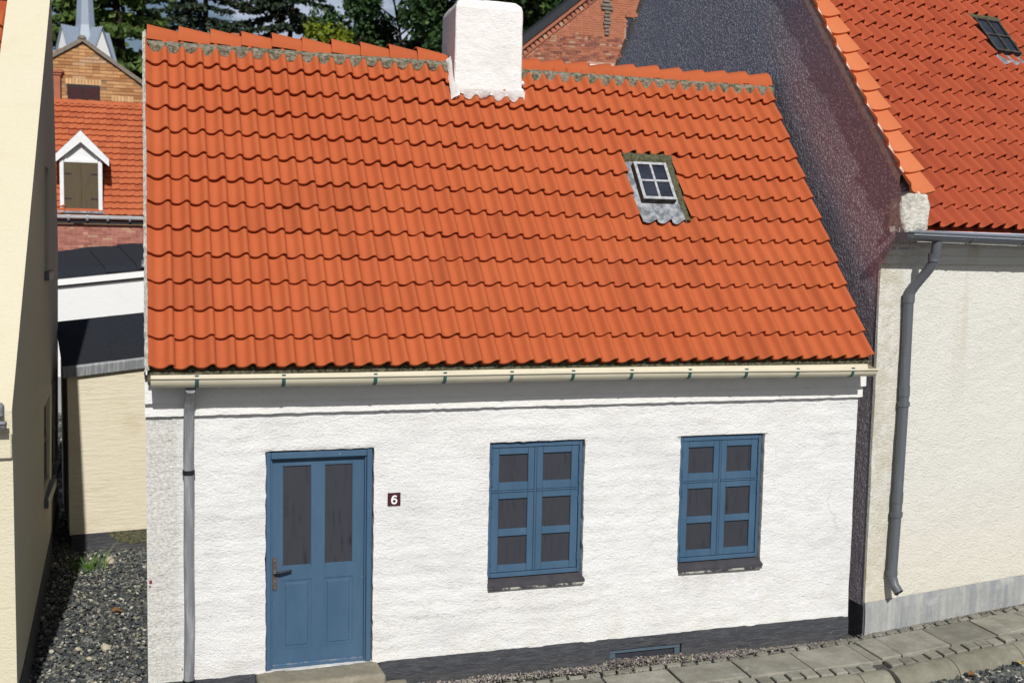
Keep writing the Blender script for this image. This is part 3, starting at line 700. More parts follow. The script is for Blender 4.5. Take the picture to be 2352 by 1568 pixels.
b.prism(prof, lambda x, z: V((x, yl-.008, z)), lambda x, z: V((x, yl+.001, z)))
lk = b.build('lock_plate', 'lock_brown', door, fixn=True)
b = MB()
for z in (1.14, .94, .875): b = MB(); b.tube([(1.154, yl-.012, z), (1.154, yl-.006, z)], .008, 10); b.build('screw', 'steel', door, 40)
b = MB(); b.tube([(1.154, yl-.013, 1.035), (1.154, yl-.05, 1.035)], .016, 10); b.build('spindle', 'steel', door, 40)
b = MB(); b.tube([(1.154, yl-.05, 1.030), (1.20, yl-.055, 1.026), (1.31, yl-.05, 1.045)], .013, 10, rs=[.016, .013, .011]); b.build('handle', 'iron_dark', door, 40)
# ---- windows
def window(X0, X1, Z0, Z1, label_seed, flaked):
    sx = (X1-X0)/1.005; sz = (Z1-Z0)/1.375
    mp = lambda x, z: (X0+(x-3.25)*sx, Z0+(z-.82)*sz)
    yf = .05
    def bx(b, x0, z0, x1, z1, ya, yb, bev=.004):
        (a, c), (d, e) = mp(x0, z0), mp(x1, z1); b.bbox((a, ya, c), (d, yb, e), bev)
    b = MB()
    bx(b, 3.252, .822, 3.284, 2.193, yf-.012, .14); bx(b, 4.222, .822, 4.254, 2.193, yf-.012, .14); bx(b, 3.285, 2.148, 4.221, 2.192, yf-.012, .14); bx(b, 3.285, .822, 4.221, .866, yf-.014, .14)
    bx(b, 3.285, 1.691, 3.7395, 1.706, yf-.01, .14, .003); bx(b, 3.7645, 1.691, 4.221, 1.706, yf-.01, .14, .003)
    bx(b, 3.740, .867, 3.764, 2.147, yf-.004, .14, .006)
    win = b.build('window', 'paint_blue', house)
    b = MB(); bx(b, 3.252, 2.1935, 4.254, 2.201, yf-.006, .14, .002); b.build('worn_edge', 'paint_worn', win)
    px_ = ((3.364, 3.672), (3.832, 4.140)); cx_ = ((3.288, 3.738), (3.766, 4.219))
    for (pa, pb), (ca, cb) in zip(px_, cx_):
        for zlo, zhi, panes in ((1.708, 2.145, [(1.79, 2.076)]), (.870, 1.690, [(.943, 1.240), (1.313, 1.622)])):
            b = MB()
            bx(b, ca, zlo, pa, zhi, yf, .10); bx(b, pb, zlo, cb, zhi, yf, .10)
            zz = [zlo] + [q for p_ in panes for q in p_] + [zhi]
            for k in range(0, len(zz), 2): bx(b, pa+.0005, zz[k], pb-.0005, zz[k+1], yf+.0005, .10)
            b.build('casement', 'paint_blue', win)
            for za, zb in panes:
                b = MB(); (a, c), (d, e) = mp(pa-.004, za-.004), mp(pb+.004, zb+.004); b.box((a, yf+.024, c), (d, yf+.035, e)); b.build('pane', 'pane_dark', win)
    for x in (3.2865, 4.2205):
        for z in (2.03, 1.80, 1.58, .99):
            b = MB(); (a, c) = mp(x, z); b.bbox((a-.008, yf-.024, c-.04), (a+.008, yf+.0, c+.04), .004); b.build('hinge', 'paint_blue' , win)
    b = MB()
    (a, c), (d, e) = mp(3.246, 0), mp(4.272, 0); zt = Z0-.006
    b.add([(a, .10, zt+.012), (d, .10, zt+.012), (d+.010, -.044, zt-.050), (a, -.044, zt-.050), (a, .10, zt-.05), (d, .10, zt-.05), (d+.010, -.042, zt-.078), (a, -.042, zt-.078)],
          [(0, 3, 2, 1), (2, 3, 7, 6), (1, 2, 6, 5), (3, 0, 4, 7)], 0)
    sill = b.build('sill', 'sill_black', win)
    b = MB(); b.bbox((a, -.047, zt-.103), (d+.002, .02, zt-.0785), .006, jit=.005, sub=3)
    b.build('sill_edge', 'sill_flaked', win)
    return win
window(3.250, 4.255, .818, 2.194, 1, .4); window(5.362, 6.334, .832, 2.183, 2, .6)

# =================================================================== number sign and doorstep
sg = thing('house_number_sign', 'small dark red square plate with white number 6, right of the blue door', 'sign', (2.282, -.012, 1.62))
b = MB(); b.bbox((2.219, -.019, 1.628), (2.345, -.010, 1.759), .003); b.build('plate', 'sign_maroon', sg)
b = MB(); b.box((2.219, -.010, 1.62), (2.345, .012, 1.628)); b.build('plate_edge', 'sign_white', sg)
b = MB()                                        # the 6: a ring and its stem, drawn as one flat stroke
def stroke(pts, dy):
    for k in range(len(pts)-1):
        (a, c, w0), (d, e, w1) = pts[k], pts[k+1]
        t0 = V((pts[min(k+1, len(pts)-1)][0]-pts[max(k-1, 0)][0], pts[min(k+1, len(pts)-1)][1]-pts[max(k-1, 0)][1])).normalized(); kk = k+1
        t1 = V((pts[min(kk+1, len(pts)-1)][0]-pts[kk-1][0], pts[min(kk+1, len(pts)-1)][1]-pts[kk-1][1])).normalized()
        n0, n1 = V((-t0.y, t0.x))*w0, V((-t1.y, t1.x))*w1
        q = lambda p, n_: V((2.282+p[0]+n_.x, -.0212-dy, 1.694+p[1]+n_.y))
        b.quad(q((a, c), n0), q((d, e), n1), q((d, e), -n1), q((a, c), -n0))
stroke([(.0225*math.cos(a), -.0165+.0225*math.sin(a), .0078) for a in [2*math.pi*k/20 for k in range(21)]], 0)
stroke([(-.0225, -.0165, .0078), (-.0225, .002, .0085), (-.0165, .021, .0085), (-.006, .0325, .0080), (.008, .0352, .0076), (.0235, .0275, .0075)], .0012)
b.build('digit', 'sign_white', sg)
b = MB(); b.bbox((.968, -.34, -.24), (2.150, .05, .083), .035, seg=2, jit=.010, sub=5)
st = b.build('doorstep', 'step_concrete', None, 50); tag(st, 'worn concrete doorstep block under the blue door', 'step')
b = MB(); b.bbox((.80, -.62, -.30), (2.44, -.015, -.085), .03, seg=2, jit=.010, sub=5)
for v in b.v:
    if v.y > -.25 and .97 < v.x < 2.15: v.y = min(v.y, -.345)
st2 = MB(); st2.bbox((2.153, -.36, -.30), (2.42, -.02, -.10), .03, seg=2, jit=.010, sub=3)
o = st2.build('step_block', 'step_concrete', None, 50); tag(o, 'low concrete block right of the doorstep against the dark plinth', 'step')

# =================================================================== the pavement
pv = MB()
edgeA = [(-6, -1.02), (3.0, -1.0), (6.12, -.95), (7.37, -.95)]
pv.add([(-6, 0, -.222), (-6, -.98, -.222), (7.40, -.93, -.222), (14.5, .24, -.222), (14.5, 1.16, -.222), (7.74, .05, -.222), (7.5, 0.02, -.222)], [(0, 1, 2, 3, 4, 5, 6)])
pave = pv.build('pavement', 'earth'); pave['kind'] = 'structure'; FR[pave] = I4
def sheet_piece(name, corners, z0, z1, mat, gap=.008, bev=.008):
    gap *= 1.75; c = [V((*p, 0)) for p in corners]; cen = sum(c, V())/len(c)
    b = MB(); n = len(c)
    ins = [p + (cen-p).normalized()*gap for p in c]; ins2 = [p + (cen-p).normalized()*(gap+bev*1.6) for p in c]
    vs = [V((p.x, p.y, z0)) for p in ins] + [V((p.x, p.y, z1-bev)) for p in ins] + [V((p.x, p.y, z1)) for p in ins2]
    fs = [tuple(range(2*n, 3*n))]
    for k in range(n):
        m_ = (k+1) % n; fs += [(k, m_, n+m_, n+k), (n+k, n+m_, 2*n+m_, 2*n+k)]
    b.add([v-V((cen.x, cen.y, z1)) for v in vs], fs)
    me = b.mesh(name, mat)
    return inst(name, me, pave, (cen.x, cen.y, z1), (random.gauss(0, .004), random.gauss(0, .004), 0))
ipy = lambda x, tab: next((y0+(y1-y0)*(x-x0)/(x1-x0) for (x0, y0), (x1, y1) in zip(tab, tab[1:]) if x0 <= x <= x1), tab[-1][1])
sA_in = [(-7, -.40), (4.367, -.325), (5.87, -.295), (6.62, -.215), (7.38, -.168), (8, -.14)]
sA_out = [(-7, -.80), (4.4, -.755), (5.83, -.742), (7.33, -.720), (8, -.70)]
def stripA(x0, x1, f_in, f_out, z1, mat, name, gap=.008):
    return sheet_piece(name, [(x0, f_in(x0)), (x0-.02, f_out(x0)), (x1-.02, f_out(x1)), (x1, f_in(x1))], -.25, z1, mat, gap)
x = 7.37
while x > 2.2: 
    stripA(x-.75, x, lambda t: ipy(t, sA_in), lambda t: ipy(t, sA_out), -.168+random.gauss(0, .003), 'slab_concrete', 'paving_slab'); x -= .75
x = 7.45
while x > 2.2:
    w_ = random.choice((.165, .175, .185))
    if x > 3.0: stripA(x-w_, x, lambda t: ipy(t, sA_in)+.100, lambda t: ipy(t, sA_in)+.006, -.170+random.gauss(0, .007), 'slab_concrete', 'cobblestone', .009)
    if x < 7.40: stripA(x-w_, x, lambda t: ipy(t, sA_out)-.008, lambda t: ipy(t, sA_out)-.185, -.172+random.gauss(0, .006), 'slab_concrete', 'cobblestone', .010)
    x -= w_+.004
sB_in = lambda x: -.128+.148*(x-7.5); sB_out = lambda x: -.708+.166*(x-7.34)
def stripB(x0, x1, f_in, f_out, z1, mat, name, gap=.008):
    return sheet_piece(name, [(x0, f_in(x0)), (x0-.02, f_out(x0-.02)), (x1-.02, f_out(x1-.02)), (x1, f_in(x1))], -.25, z1, mat, gap)
x = 7.50
for x1 in (7.788, 8.53, 9.275, 10.02, 10.77, 11.52): stripB(x, x1, sB_in, sB_out, -.168+random.gauss(0, .003), 'slab_concrete', 'paving_slab'); x = x1
stripA(7.372, 7.496, lambda t: -.15, lambda t: -.70, -.18, 'slab_concrete', 'paving_slab')
x = 7.47
while x < 11.3:
    stripB(x, x+.188, lambda t: sB_in(t)+.118, lambda t: sB_in(t)+.008, -.170+random.gauss(0, .006), 'slab_concrete', 'cobblestone', .009)
    if x+.188 < 11: stripB(x, x+.188, lambda t: sB_out(t)-.010, lambda t: sB_out(t)-.195, -.172+random.gauss(0, .006), 'slab_concrete', 'cobblestone', .010)
    x += .192
def kerb(p0, p1, q0, q1, name='kerb_stone'):          # p: inner edge, q: outer edge at road level
    b = MB(); cen = (V((*p0, 0))+V((*p1, 0)))/2
    prof = [(0, -.178), (.15, -.172), (.34, -.180), (.56, -.20), (.76, -.235), (.92, -.29), (1.0, -.40)]
    def f(u, v):
        k = round(v*6); t, z = prof[k]; uu = .006+.988*u
        a = V((*p0, 0)).lerp(V((*p1, 0)), uu); c = V((*q0, 0)).lerp(V((*q1, 0)), uu)
        e = min(u, 1-u)*8; dz = -.012 if e < .2 else 0
        p = a.lerp(c, t); return V((p.x, p.y, z+dz+.004*nz(p.x, p.y, z, 8))) - cen
    b.grid(f, 12, 6, flip=True)
    for s_ in (0, 1):
        b.add([f(s_, k/6) for k in range(7)] + [f(s_, 0)+V((0, 0, -.2))], [tuple(range(8)) if s_ == 0 else tuple(reversed(range(8)))])
    me = b.mesh(name, 'kerb_concrete', None, 50); inst(name, me, pave, cen)
kA = lambda x: ipy(x, sA_out)-.198
xs_ = [2.4, 3.6, 4.75, 5.85, 6.99, 7.345]
for a, c in zip(xs_, xs_[1:]): kerb((a, kA(a)), (c, kA(c)), (a-.01, kA(a)-.23), (c-.01, kA(c)-.23))
kB = lambda x: -.908+.165*(x-7.37)
xs_ = [7.385, 8.22, 9.22, 10.22, 11.2]
for a, c in zip(xs_, xs_[1:]): kerb((a, kB(a)), (c, kB(c)), (a+.03, kB(a)-.235), (c+.03, kB(c)-.235))

# gravel ---------------------------------------------------------
ico = bmesh.new(); bmesh.ops.create_icosphere(ico, subdivisions=1, radius=1)
IV = [v.co.copy() for v in ico.verts]; IFc = [[v.index for v in f.verts] for f in ico.faces]; ico.free()
OV = [V(p) for p in ((1, 0, 0), (-1, 0, 0), (0, 1, 0), (0, -1, 0), (0, 0, 1), (.5, .5, .6), (-.5, -.4, .6))]
def stone(b, P, s, flat=.6, rng=random):
    R = Matrix.Rotation(rng.uniform(0, 6.3), 4, 'Z') @ Matrix.Rotation(rng.gauss(0, .35), 4, 'X') @ Matrix.Rotation(rng.gauss(0, .35), 4, 'Y')
    sx, sy, sz = s*rng.uniform(.75, 1.35), s*rng.uniform(.6, 1.0), s*flat*rng.uniform(.7, 1.2)
    vs = [P + (R @ V((v.x*sx*rng.uniform(.72, 1.15), v.y*sy*rng.uniform(.72, 1.15), v.z*sz*rng.uniform(.75, 1.1)))) for v in IV]
    b.add(vs, IFc)
rg = random.Random(3)
b = MB()
for i in range(15000):
    y = rg.uniform(0.0, 1)**1.1*11.2; x = rg.uniform(-1.36, .05)
    if y > 5.85: x = rg.uniform(-1.5, -1.0)
    if y < 4.7 and x > -.01: continue
    s = rg.choice((.012, .015, .018, .022, .026, .034))
    stone(b, V((x, y, -.222+rg.uniform(-.005, .03))), s, .62, rg)
for i in range(1500):
    stone(b, V((rg.uniform(-2.6, -1.0), rg.uniform(8, 19), -.22+rg.uniform(0, .03))), rg.choice((.04, .055, .07)), .6, rg)
b.build('yard_gravel', 'gravel', None, kind='stuff')
b = MB()
for i in range(6000):
    x = rg.uniform(6.6, 11.6); y = (kB(x) if x > 7.37 else kA(x))-.16 - abs(rg.gauss(0, .42))
    stone(b, V((x, y, -.355+rg.uniform(0, .045))), rg.choice((.016, .022, .028, .040)), .65, rg)
b.build('road_gravel', 'gravel', None, kind='stuff')
b = MB()                                        # fine grit swept against the walls
for i in range(5200):
    x = rg.uniform(2.3, 7.6) if i % 6 else rg.gauss(5.0, .35)
    d = abs(rg.gauss(0, .055)); hz = max(0, .05-d*.5) * (1 if x < 6.2 else .35) * (.5+.8*max(0, nz(x, 1, 1, 2)))
    wd = 1.0 if x < 6.4 else .55
    bias = .10 if 4.4 < x < 5.6 and rg.random() < .5 else 0
    yy = -.024-d*wd-bias*rg.random()
    stone(b, V((x, yy, -.19+hz*rg.random() + (.045 if abs(x-5) < .45 and d < .06 else 0)*rg.random())), rg.choice((.007, .010, .012, .016)), .75, rg)
for i in range(1500):
    x = rg.uniform(7.8, 11.2); y = .03+math.tan(rad(9.5))*(x-7.746) - .012 - abs(rg.gauss(0, .022 if x > 8.6 else .008))
    stone(b, V((x, y, -.176+rg.uniform(0, .012))), rg.choice((.007, .010, .013)), .7, rg)
for i in range(900):                            # grit caught in the joints
    x = rg.uniform(4.2, 9.8); yy = (ipy(x, sA_in)+rg.choice((.105, .003)) if x < 7.4 else sB_in(x)+rg.choice((.12, .004)))+rg.gauss(0, .012)
    stone(b, V((x, yy, -.168)), rg.choice((.005, .007, .009)), .7, rg)
b.build('wall_grit', 'grit', None, kind='stuff')
for (x, y, s, fl, lab) in ((-.49, 5.22, .105, .45, 'largest pale stone, broad and flat, lying right of the grass tuft'),
        (-.58, 1.52, .075, .5, 'whitish stone nearest the bottom edge of the picture in the dark gravel'),
        (-.43, 1.80, .080, .6, 'pale buff stone midway between shadow edge and downpipe, low in the gravel'),
        (-.71, 1.84, .058, .5, 'small oval cream stone in low gravel, left of the buff one'),
        (-.70, 2.42, .055, .5, 'small cream stone higher up the gravel, near the shadow edge'),
        (-.77, 5.13, .048, .8, 'small round white pebble at the foot of the grass tuft')):
    b = MB(); stone(b, V((0, 0, 0)), s, fl, rg); o = b.build('stone', 'pale_stone', None, 60); o.location = (x, y, -.178); tag(o, lab, 'stone', 'pale stones lying in the dark gravel')
# grass tuft and fallen leaves
b = MB()
for i in range(46):
    a = rg.uniform(0, 6.3); r = abs(rg.gauss(0, .10)); P = V((math.cos(a)*r*1.3, math.sin(a)*r, -.02)); L = rg.uniform(.12, .34) if i > 6 else rg.uniform(.36, .52)
    d = V((math.cos(a)*rg.uniform(.1, .5), math.sin(a)*.3, 1)).normalized(); w_ = .008; sd = V((1, rg.uniform(-.5, .5), 0)).normalized()*w_
    q = P.copy(); pr_ = [q-sd, q+sd]
    vs = [P-sd, P+sd]; fs = []
    for k in range(1, 4):
        q = q + d*L/3; d = (d + V((math.cos(a)*.25, math.sin(a)*.2, -.22))).normalized(); t_ = sd*(1-k/3.2)
        vs += [q-t_, q+t_]; n = len(vs); fs.append((n-4, n-3, n-1, n-2))
    b.add(vs, fs)
o = b.build('grass_tuft', 'grass_blade'); o.location = (-.76, 4.95, -.2); tag(o, 'tuft of long green grass growing in the gravel before the cream shed', 'grass')
for nm, P, m_, lab, ry in (('leaf', (8.32, -1.08, -.275), 'leaf_brown', 'dry brown leaf lying on road gravel against the kerb', .2), ('leaf', (9.06, -.96, -.265), 'leaf_yellow', 'yellow fallen leaf on the road gravel at the right edge', .7), ('leaf', (-.35, 3.0, -.17), 'leaf_brown', 'rusty brown leaf scrap on the gravel beside the cottage corner', .3)):
    b = MB(); N = 8
    for sgn in (1, -1):
        prev = None
        for k in range(N+1):
            t = k/N; wd = .045*math.sin(math.pi*t)**.8; A = V((t*.15-.07, 0, .012*math.sin(t*5))); B_ = V((t*.15-.07, sgn*wd, .012*math.sin(t*5)+.02*math.sin(math.pi*t)))
            if prev: b.quad(prev[0], A, B_, prev[1])
            prev = (A, B_)
    o = b.build(nm, m_, None, 60); o.location = P; o.rotation_euler = (.3, .1, ry); tag(o, lab, 'leaf')

# =================================================================== the cream house on the left
lh = thing('house', 'tall pale cream house with plastered parapet gable at the left edge', 'house', (-1.1, 0, -.2))
def gx(y, z):                                   # gable face leans a little, as the wall does
    lo = -1.107-.0277*y; t = max(0, min(1, (z+.2)/7)); hi = -1.098 + (-.004 if y < 5 else -.045*(y-5))
    return lo*(1-t) + hi*t
LHs = (7.26-2.66)/5
win_l = [(4.0, 5.2, .98, 2.10), (5.75, 6.8, .92, 2.10), (4.05, 4.75, 3.75, 5.0)]
gpoly = [(0, -.25), (7.8, -.25), (7.8, 4.1), (5, 7.26), (0, 2.66)]
b = MB()
b.prism(gpoly, lambda y, z: V((gx(y, z), y, z)), lambda y, z: V((gx(y, z)-.48, y, z)), holes=[[(a, c), (d, c), (d, e), (a, e)] for a, d, c, e in win_l])
b.build('gable_wall', 'cream_plaster', lh, fixn=True)
for a, d, c, e in win_l:
    b = MB(); xm = lambda y, z: gx(y, z)-.09
    b.add([(xm(a, c), a, c), (xm(d, c), d, c), (xm(d, e), d, e), (xm(a, e), a, e)], [(0, 1, 2, 3)])
    wn = b.build('window', 'pane_dark', lh)
    b = MB()
    for (ya, yb, za, zb) in ((a, a+.07, c, e), (d-.07, d, c, e), (a, d, c, c+.07), (a, d, e-.07, e), ((a+d)/2-.04, (a+d)/2+.04, c, e), (a, d, (c+e)/2-.03, (c+e)/2+.03)):
        X = xm(a, c)+.02; b.box((X-.03, ya, za), (X+.01, yb, zb))
    b.build('window_frame', 'coping_stone', wn)
    b = MB(); X = gx(a, c); b.bbox((X-.09, a-.03, c-.12), (X+.055, d+.03, c-.01), .01); b.build('sill', 'zinc_dark', wn)
b = MB(); b.box((-1.15, -.02, -.25), (-1.088, 7.78, .14)); 
for i in range(len(b.v)): p = b.v[i]; p.x += -.0277*p.y
b.build('plinth', 'plinth_tar', lh)
b = MB(); b.box((-7, 0.002, -.25), (-1.586, .3, 2.5)); b.build('front_wall', 'cream_plaster', lh)
b = MB(); b.box((-7, 7.5, -.25), (-1.9, 7.79, 4.0)); b.build('rear_wall', 'cream_plaster', lh)
thl = math.atan(LHs); el_ = V((0, math.cos(thl), math.sin(thl))); enl = V((0, -math.sin(thl), math.cos(thl)))
lf = lambda x, s, o: V((x, -.12, 2.36)) + el_*s + enl*o
b = MB(); b.quad(lf(-7, 0, 0), lf(-1.57, 0, 0), lf(-1.57, 6.95, 0), lf(-7, 6.95, 0)); b.quad((-7, 5, 7.0), (-1.6, 5, 7.0), (-1.7, 8.0, 3.8), (-7, 8.0, 3.8))
lroof = b.build('roof', 'tile_red', lh)
for r in range(21):
    for c in range(5):
        P = lf(-1.60-.2*(c+1), .31*r+.02, .015) - V((-1.1, 0, -.2)); inst('roof_tile', tm[c % 5], lroof, P, (thl, 0, random.gauss(0, .01)), (1.13, 1, 1))
b = MB(); lgf = lambda x, y, z: V((x, -.17+y, 2.58+z)); gutter(lh, lgf, -4, -1.135, .065, 'zinc', n=4)
b = MB(); b.bbox((-1.56, -.10, 2.60), (-1.17, .10, 2.72), .02, jit=.01, sub=2); b.build('lead_flashing', 'lead', lh)
b = MB(); b.bbox((-7, -.05, 2.24), (-1.107, .0, 2.46), .01); b.build('cornice', 'cream_plaster', lh)

# =================================================================== the right-hand house
P0 = V((7.746, .03, -.2)); AR = rad(9.5)
rh = thing('house', 'tall cream rendered house with dark red tiled roof at the right edge', 'house', P0, AR)
RF = FR[rh] @ Matrix.Translation((0, 0, .2))    # local u along the facade, v inward, z world height
roughwall(lines(0, 9, .06, []), lines(.20, 4.06, .06, []), [], 0, .035, .010, 'cream_render', 'front_wall', rh, RF)
b = MB(RF); b.grid(lambda u, v: V((-.01+9*u, -.022-.006*nz(9*u, v, 1, 5)+(.012 if v == 1 else 0), -.25+.455*v + (.006*nz(9*u, 4, 2, 8) if v == 1 else 0))), 120, 6); b.box((-.008, 0, -.25), (9, .03, .19)); b.build('plinth', 'plinth_grey', rh, 60)
for z0, z1, y in ((4.045, 4.145, .065), (4.142, 4.235, .11), (4.232, 4.40, .16)):
    def f(u, v, z0=z0, z1=z1, y=y):
        x = .005+9*u; k = round(v*3); return V((x, [.02, -y, -y, .02][k]-.006*nz(x, k, z0, 5)*(k in (1, 2)), [z0, z0, z1, z1][k]+.006*nz(x, z0, 3, 6)))
    b = MB(RF); b.grid(f, 120, 3); b.quad((.005, .02, z0), (.005, -y, z0), (.005, -y, z1), (.005, .02, z1)); b.build('cornice', 'cream_render', rh, 40)
# gable: runs almost straight back, so it is not square to the front
gd = V((-.04, 1, 0)).normalized()
def gw(y, z, off=0): p = V((7.746, .03, 0)) + gd*(y-.03) ; p.z = z; return p + V((off*math.cos(AR), off*math.sin(AR), 0))
gslope = 1.215; ztop = lambda y: 5.545+gslope*(y-.321)
yap = 4.07; gz = ztop(yap)
gpoly = [(.062, -.25), (9.6, -.25), (9.6, 4.35), (yap, gz), (-.24, ztop(-.24)), (-.24, 4.40), (.062, 4.02)]
b = MB(); b.prism(gpoly, lambda y, z: gw(y, z), lambda y, z: gw(y, z, .36)); 
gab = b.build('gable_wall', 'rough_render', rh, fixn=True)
b = MB(); b.prism([(.045, -.25), (9.6, -.25), (9.6, .16), (.045, .16)], lambda y, z: gw(y, z, -.012), lambda y, z: gw(y, z, .01)); b.build('gable_plinth', 'plinth_black', rh, fixn=True)
b = MB()                                        # broken mortar at the foot of the parapet
c_ = gw(-.15, 4.60) + V((.165, -.025, -.015)); sg_ = lambda t: math.copysign(abs(t)**.42, t)
def fk(u, v):
    a, e = 2*math.pi*u, math.pi*(v-.5); p = V((sg_(math.cos(e))*sg_(math.cos(a))*.172, sg_(math.cos(e))*sg_(math.sin(a))*.15, sg_(math.sin(e))*.25))
    p = c_+p; return p + mnoise.noise_vector(p*6)*.035 + mnoise.noise_vector(p*19)*.024
b.grid(fk, 44, 24)
b.build('kneeler_mortar', 'mortar_white', rh, 180)
b = MB()                                        # white pointing under the coping
def fvp(u, v):
    y = -.24+(yap+.24)*u; k = round(v*3); z = ztop(y)
    return gw(y, z + [-.03, .04, .12, .17][k]+.016*nz(y, k, 0, 9), [.002, -.026, -.026, .03][k]+.014*nz(y, k, 4, 14))
b.grid(fvp, 140, 3, flip=True); b.build('coping_mortar', 'mortar_white', rh)
# tile planes
t2 = math.atan(1.22); e2 = V((0, math.cos(t2), math.sin(t2))); n2 = V((0, -math.sin(t2), math.cos(t2)))
rfl = lambda x, s, o: V((x, -.29, 4.425)) + e2*s + n2*o
RW, RL = .206, .279
b = MB(RF); SM = (4.55)/math.cos(t2)
top = rfl(0, SM, -.02); gu = lambda v: .126*v+.22
b.quad(rfl(.22, 0, -.02), rfl(9, 0, -.02), rfl(9, SM, -.02), rfl(gu(top.y), SM, -.02))
b.quad(V((gu(top.y), top.y, top.z)), V((9, top.y, top.z)), V((9, 9.3, 4.3)), V((gu(9.3), 9.3, 4.3)))
rroof = b.build('roof', 'tile_red', rh)
tr = [tile_mesh('roof_tile', RW, RL+.07, 'tile_red', amp=random.uniform(1.22, 1.38), lift=random.uniform(.054, .064)) for _ in range(4)]
stuff = MB(RF); n_ind = 0
rskip = {(c, r) for c in (17, 18, 19) for r in (11, 12, 13)}
for r in range(26):
    for c in range(40):
        if (c, r) in rskip: continue
        x = .06+RW*c+random.gauss(0, .003); s = RL*r+random.gauss(0, .004)
        P = rfl(x, s, .004*nz(x, s, 2, 1.2)); Wp = RF @ (P+V((.1, 0, 0))+e2*.15)
        me = random.choice(tr); u_, v_ = px(Wp)
        # columns behind the parapet's skew line are left out
        if x < .126*P.y+.10: continue
        hid = px(Wp)[0] < px(gw(min(yap, Wp.y), ztop(min(yap, Wp.y))))[0]
        if inview(Wp, .01) and n_ind < 298 and not hid:
            inst('roof_tile', me, rroof, P+V((0, 0, .2)), (t2+random.gauss(0, .006), random.gauss(0, .008), random.gauss(0, .008))); n_ind += 1
        elif u_ < 1.25 and v_ > -.35:
            stuff.add([v.co for v in me.vertices], [tuple(p.vertices) for p in me.polygons], 0, Matrix.Translation(P) @ Matrix.Rotation(t2, 4, 'X'))
stuff.build('tile_field', 'tile_red', rroof, 50, kind='stuff')
def prof_r(x):
    u = ((x-.06)/RW) % 1.0
    for (a, ha), (c, hc) in zip(PROF, PROF[1:]):
        if a <= u <= c: return ha+(hc-ha)*(u-a)/(c-a)
    return 0
frf = lambda x, s, o: RF @ rfl(x, s, o)
skylight(rh, frf, 3.565, 4.16, 0, 3.86, (3.60, 4.10, 3.14, 3.80, .115), dict(lead='lead', side='iron_dark', sash='sash_side', pane='pane_sky'), 2.93, prof_r)
# coping tiles on the parapet: wide troughed tiles, each lapping the next
b = MB(); CW, CL = .39, .335
cp = [(0, .150), (.07, .115), (.17, .066), (.3, .026), (.45, .005), (.6, .0), (.75, .010), (.88, .030), (1, .055), (1.03, .062)]
n = len(cp); a0 = [V((u*CW, 0, h+.035)) for u, h in cp]; a1 = [V((u*CW*.94, CL+.05, h*.9-.012)) for u, h in cp]; a2 = [p+V((0, .006, -.036)) for p in a0]; a3 = [p+V((0, .01, .003)) for p in a0]
vs = a0+a3+a1+a2
fs = []
for i in range(n-1): fs += [(i, i+1, n+i+1, n+i), (n+i, n+i+1, 2*n+i+1, 2*n+i), (3*n+i, 3*n+i+1, i+1, i)]
fs += [(0, n, 2*n, 3*n), (n-1, 3*n+n-1, 3*n-1, 2*n-1)]
b.add(vs, fs); cm = b.mesh('coping_tile', 'tile_coping', None, 50)
tg = math.atan(gslope); FI = FR[rh].inverted()
vdir = V((gd.x*math.cos(tg), gd.y*math.cos(tg), math.sin(tg))); xdir = V((1, .09, 0)); xdir = (xdir-vdir*xdir.dot(vdir)).normalized(); ndir = xdir.cross(vdir)
Rm = Matrix((xdir, vdir, ndir)).transposed().to_4x4()
for k in range(17):
    P = gw(-.31, ztop(-.31)) + vdir*(.318*k+random.gauss(0, .006)) + V((-.05, 0, .0)) + ndir*.0
    o = inst('coping_tile', cm, rroof, (0, 0, 0)); o.matrix_local = FI @ Matrix.Translation(P) @ Rm @ Matrix.Rotation(random.gauss(0, .012), 4, 'Z')
zb = lambda y: gz-(gz-4.35)/(9.6-yap)*(y-yap)          # coping of the rear slope, seen edge on
for k in range(20):
    b = MB(); y = yap+.05+k*.27; b.bbox((-.05, 0, 0), (.42, .30, .05), .01, X=Matrix.Translation(gw(y, zb(y)+.0)) @ Matrix.Rotation(-math.atan((gz-4.35)/(9.6-yap))-.04, 4, 'X')); b.build('coping_slab', 'coping_stone', rh)
# gutter, brackets, downpipe
rgf = lambda x, y, z: RF @ V((x, -.37+y, 4.385+z-.012*x))
rg_ = gutter(rh, rgf, -.10, 8.9, .092, 'zinc_dark', n=18)
b = MB(); pts_ = [rgf(x_, -.098, .004) for x_ in (-.02, 2, 4, 6, 8.8)]
for A, B_ in zip(pts_, pts_[1:]):
    d = V((0, -.012, .02)); e = V((0, .004, -.034)); b.quad(A+e, B_+e, B_+d, A+d); b.quad(A+d, B_+d, B_+d+V((0, .03, 0)), A+d+V((0, .03, 0)))
b.build('gutter_rim', 'zinc_rim', rg_)
for x_ in (.92, 1.78, 2.05, 2.9, 3.8):
    b = MB()
    for dx in (-.02, .014):
        A = [rgf(x_+dx+e, -.103-.002, z_) for e in (0, .006) for z_ in (-.035, .03)]; b.quad(A[0], A[2], A[3], A[1])
    b.add([rgf(x_+e, -math.cos(a)*.098, -math.sin(a)*.098) for e in (-.02, .02) for a in [math.pi*k/8*.8 for k in range(9)]], [(k, k+9, k+10, k+1) for k in range(8)])
    b.build('gutter_bracket', 'zinc_dark', rg_)
b = MB(RF)
pts = [(.447, -.36, 4.30), (.447, -.345, 4.17), (.452, -.31, 4.06), (.44, -.27, 3.99), (.39, -.13, 3.80), (.370, -.088, 3.72), (.364, -.080, 3.60), (.366, -.080, 2.5), (.344, -.080, 1.3), (.318, -.082, .62), (.312, -.085, .50), (.316, -.12, .40), (.322, -.19, .33)]
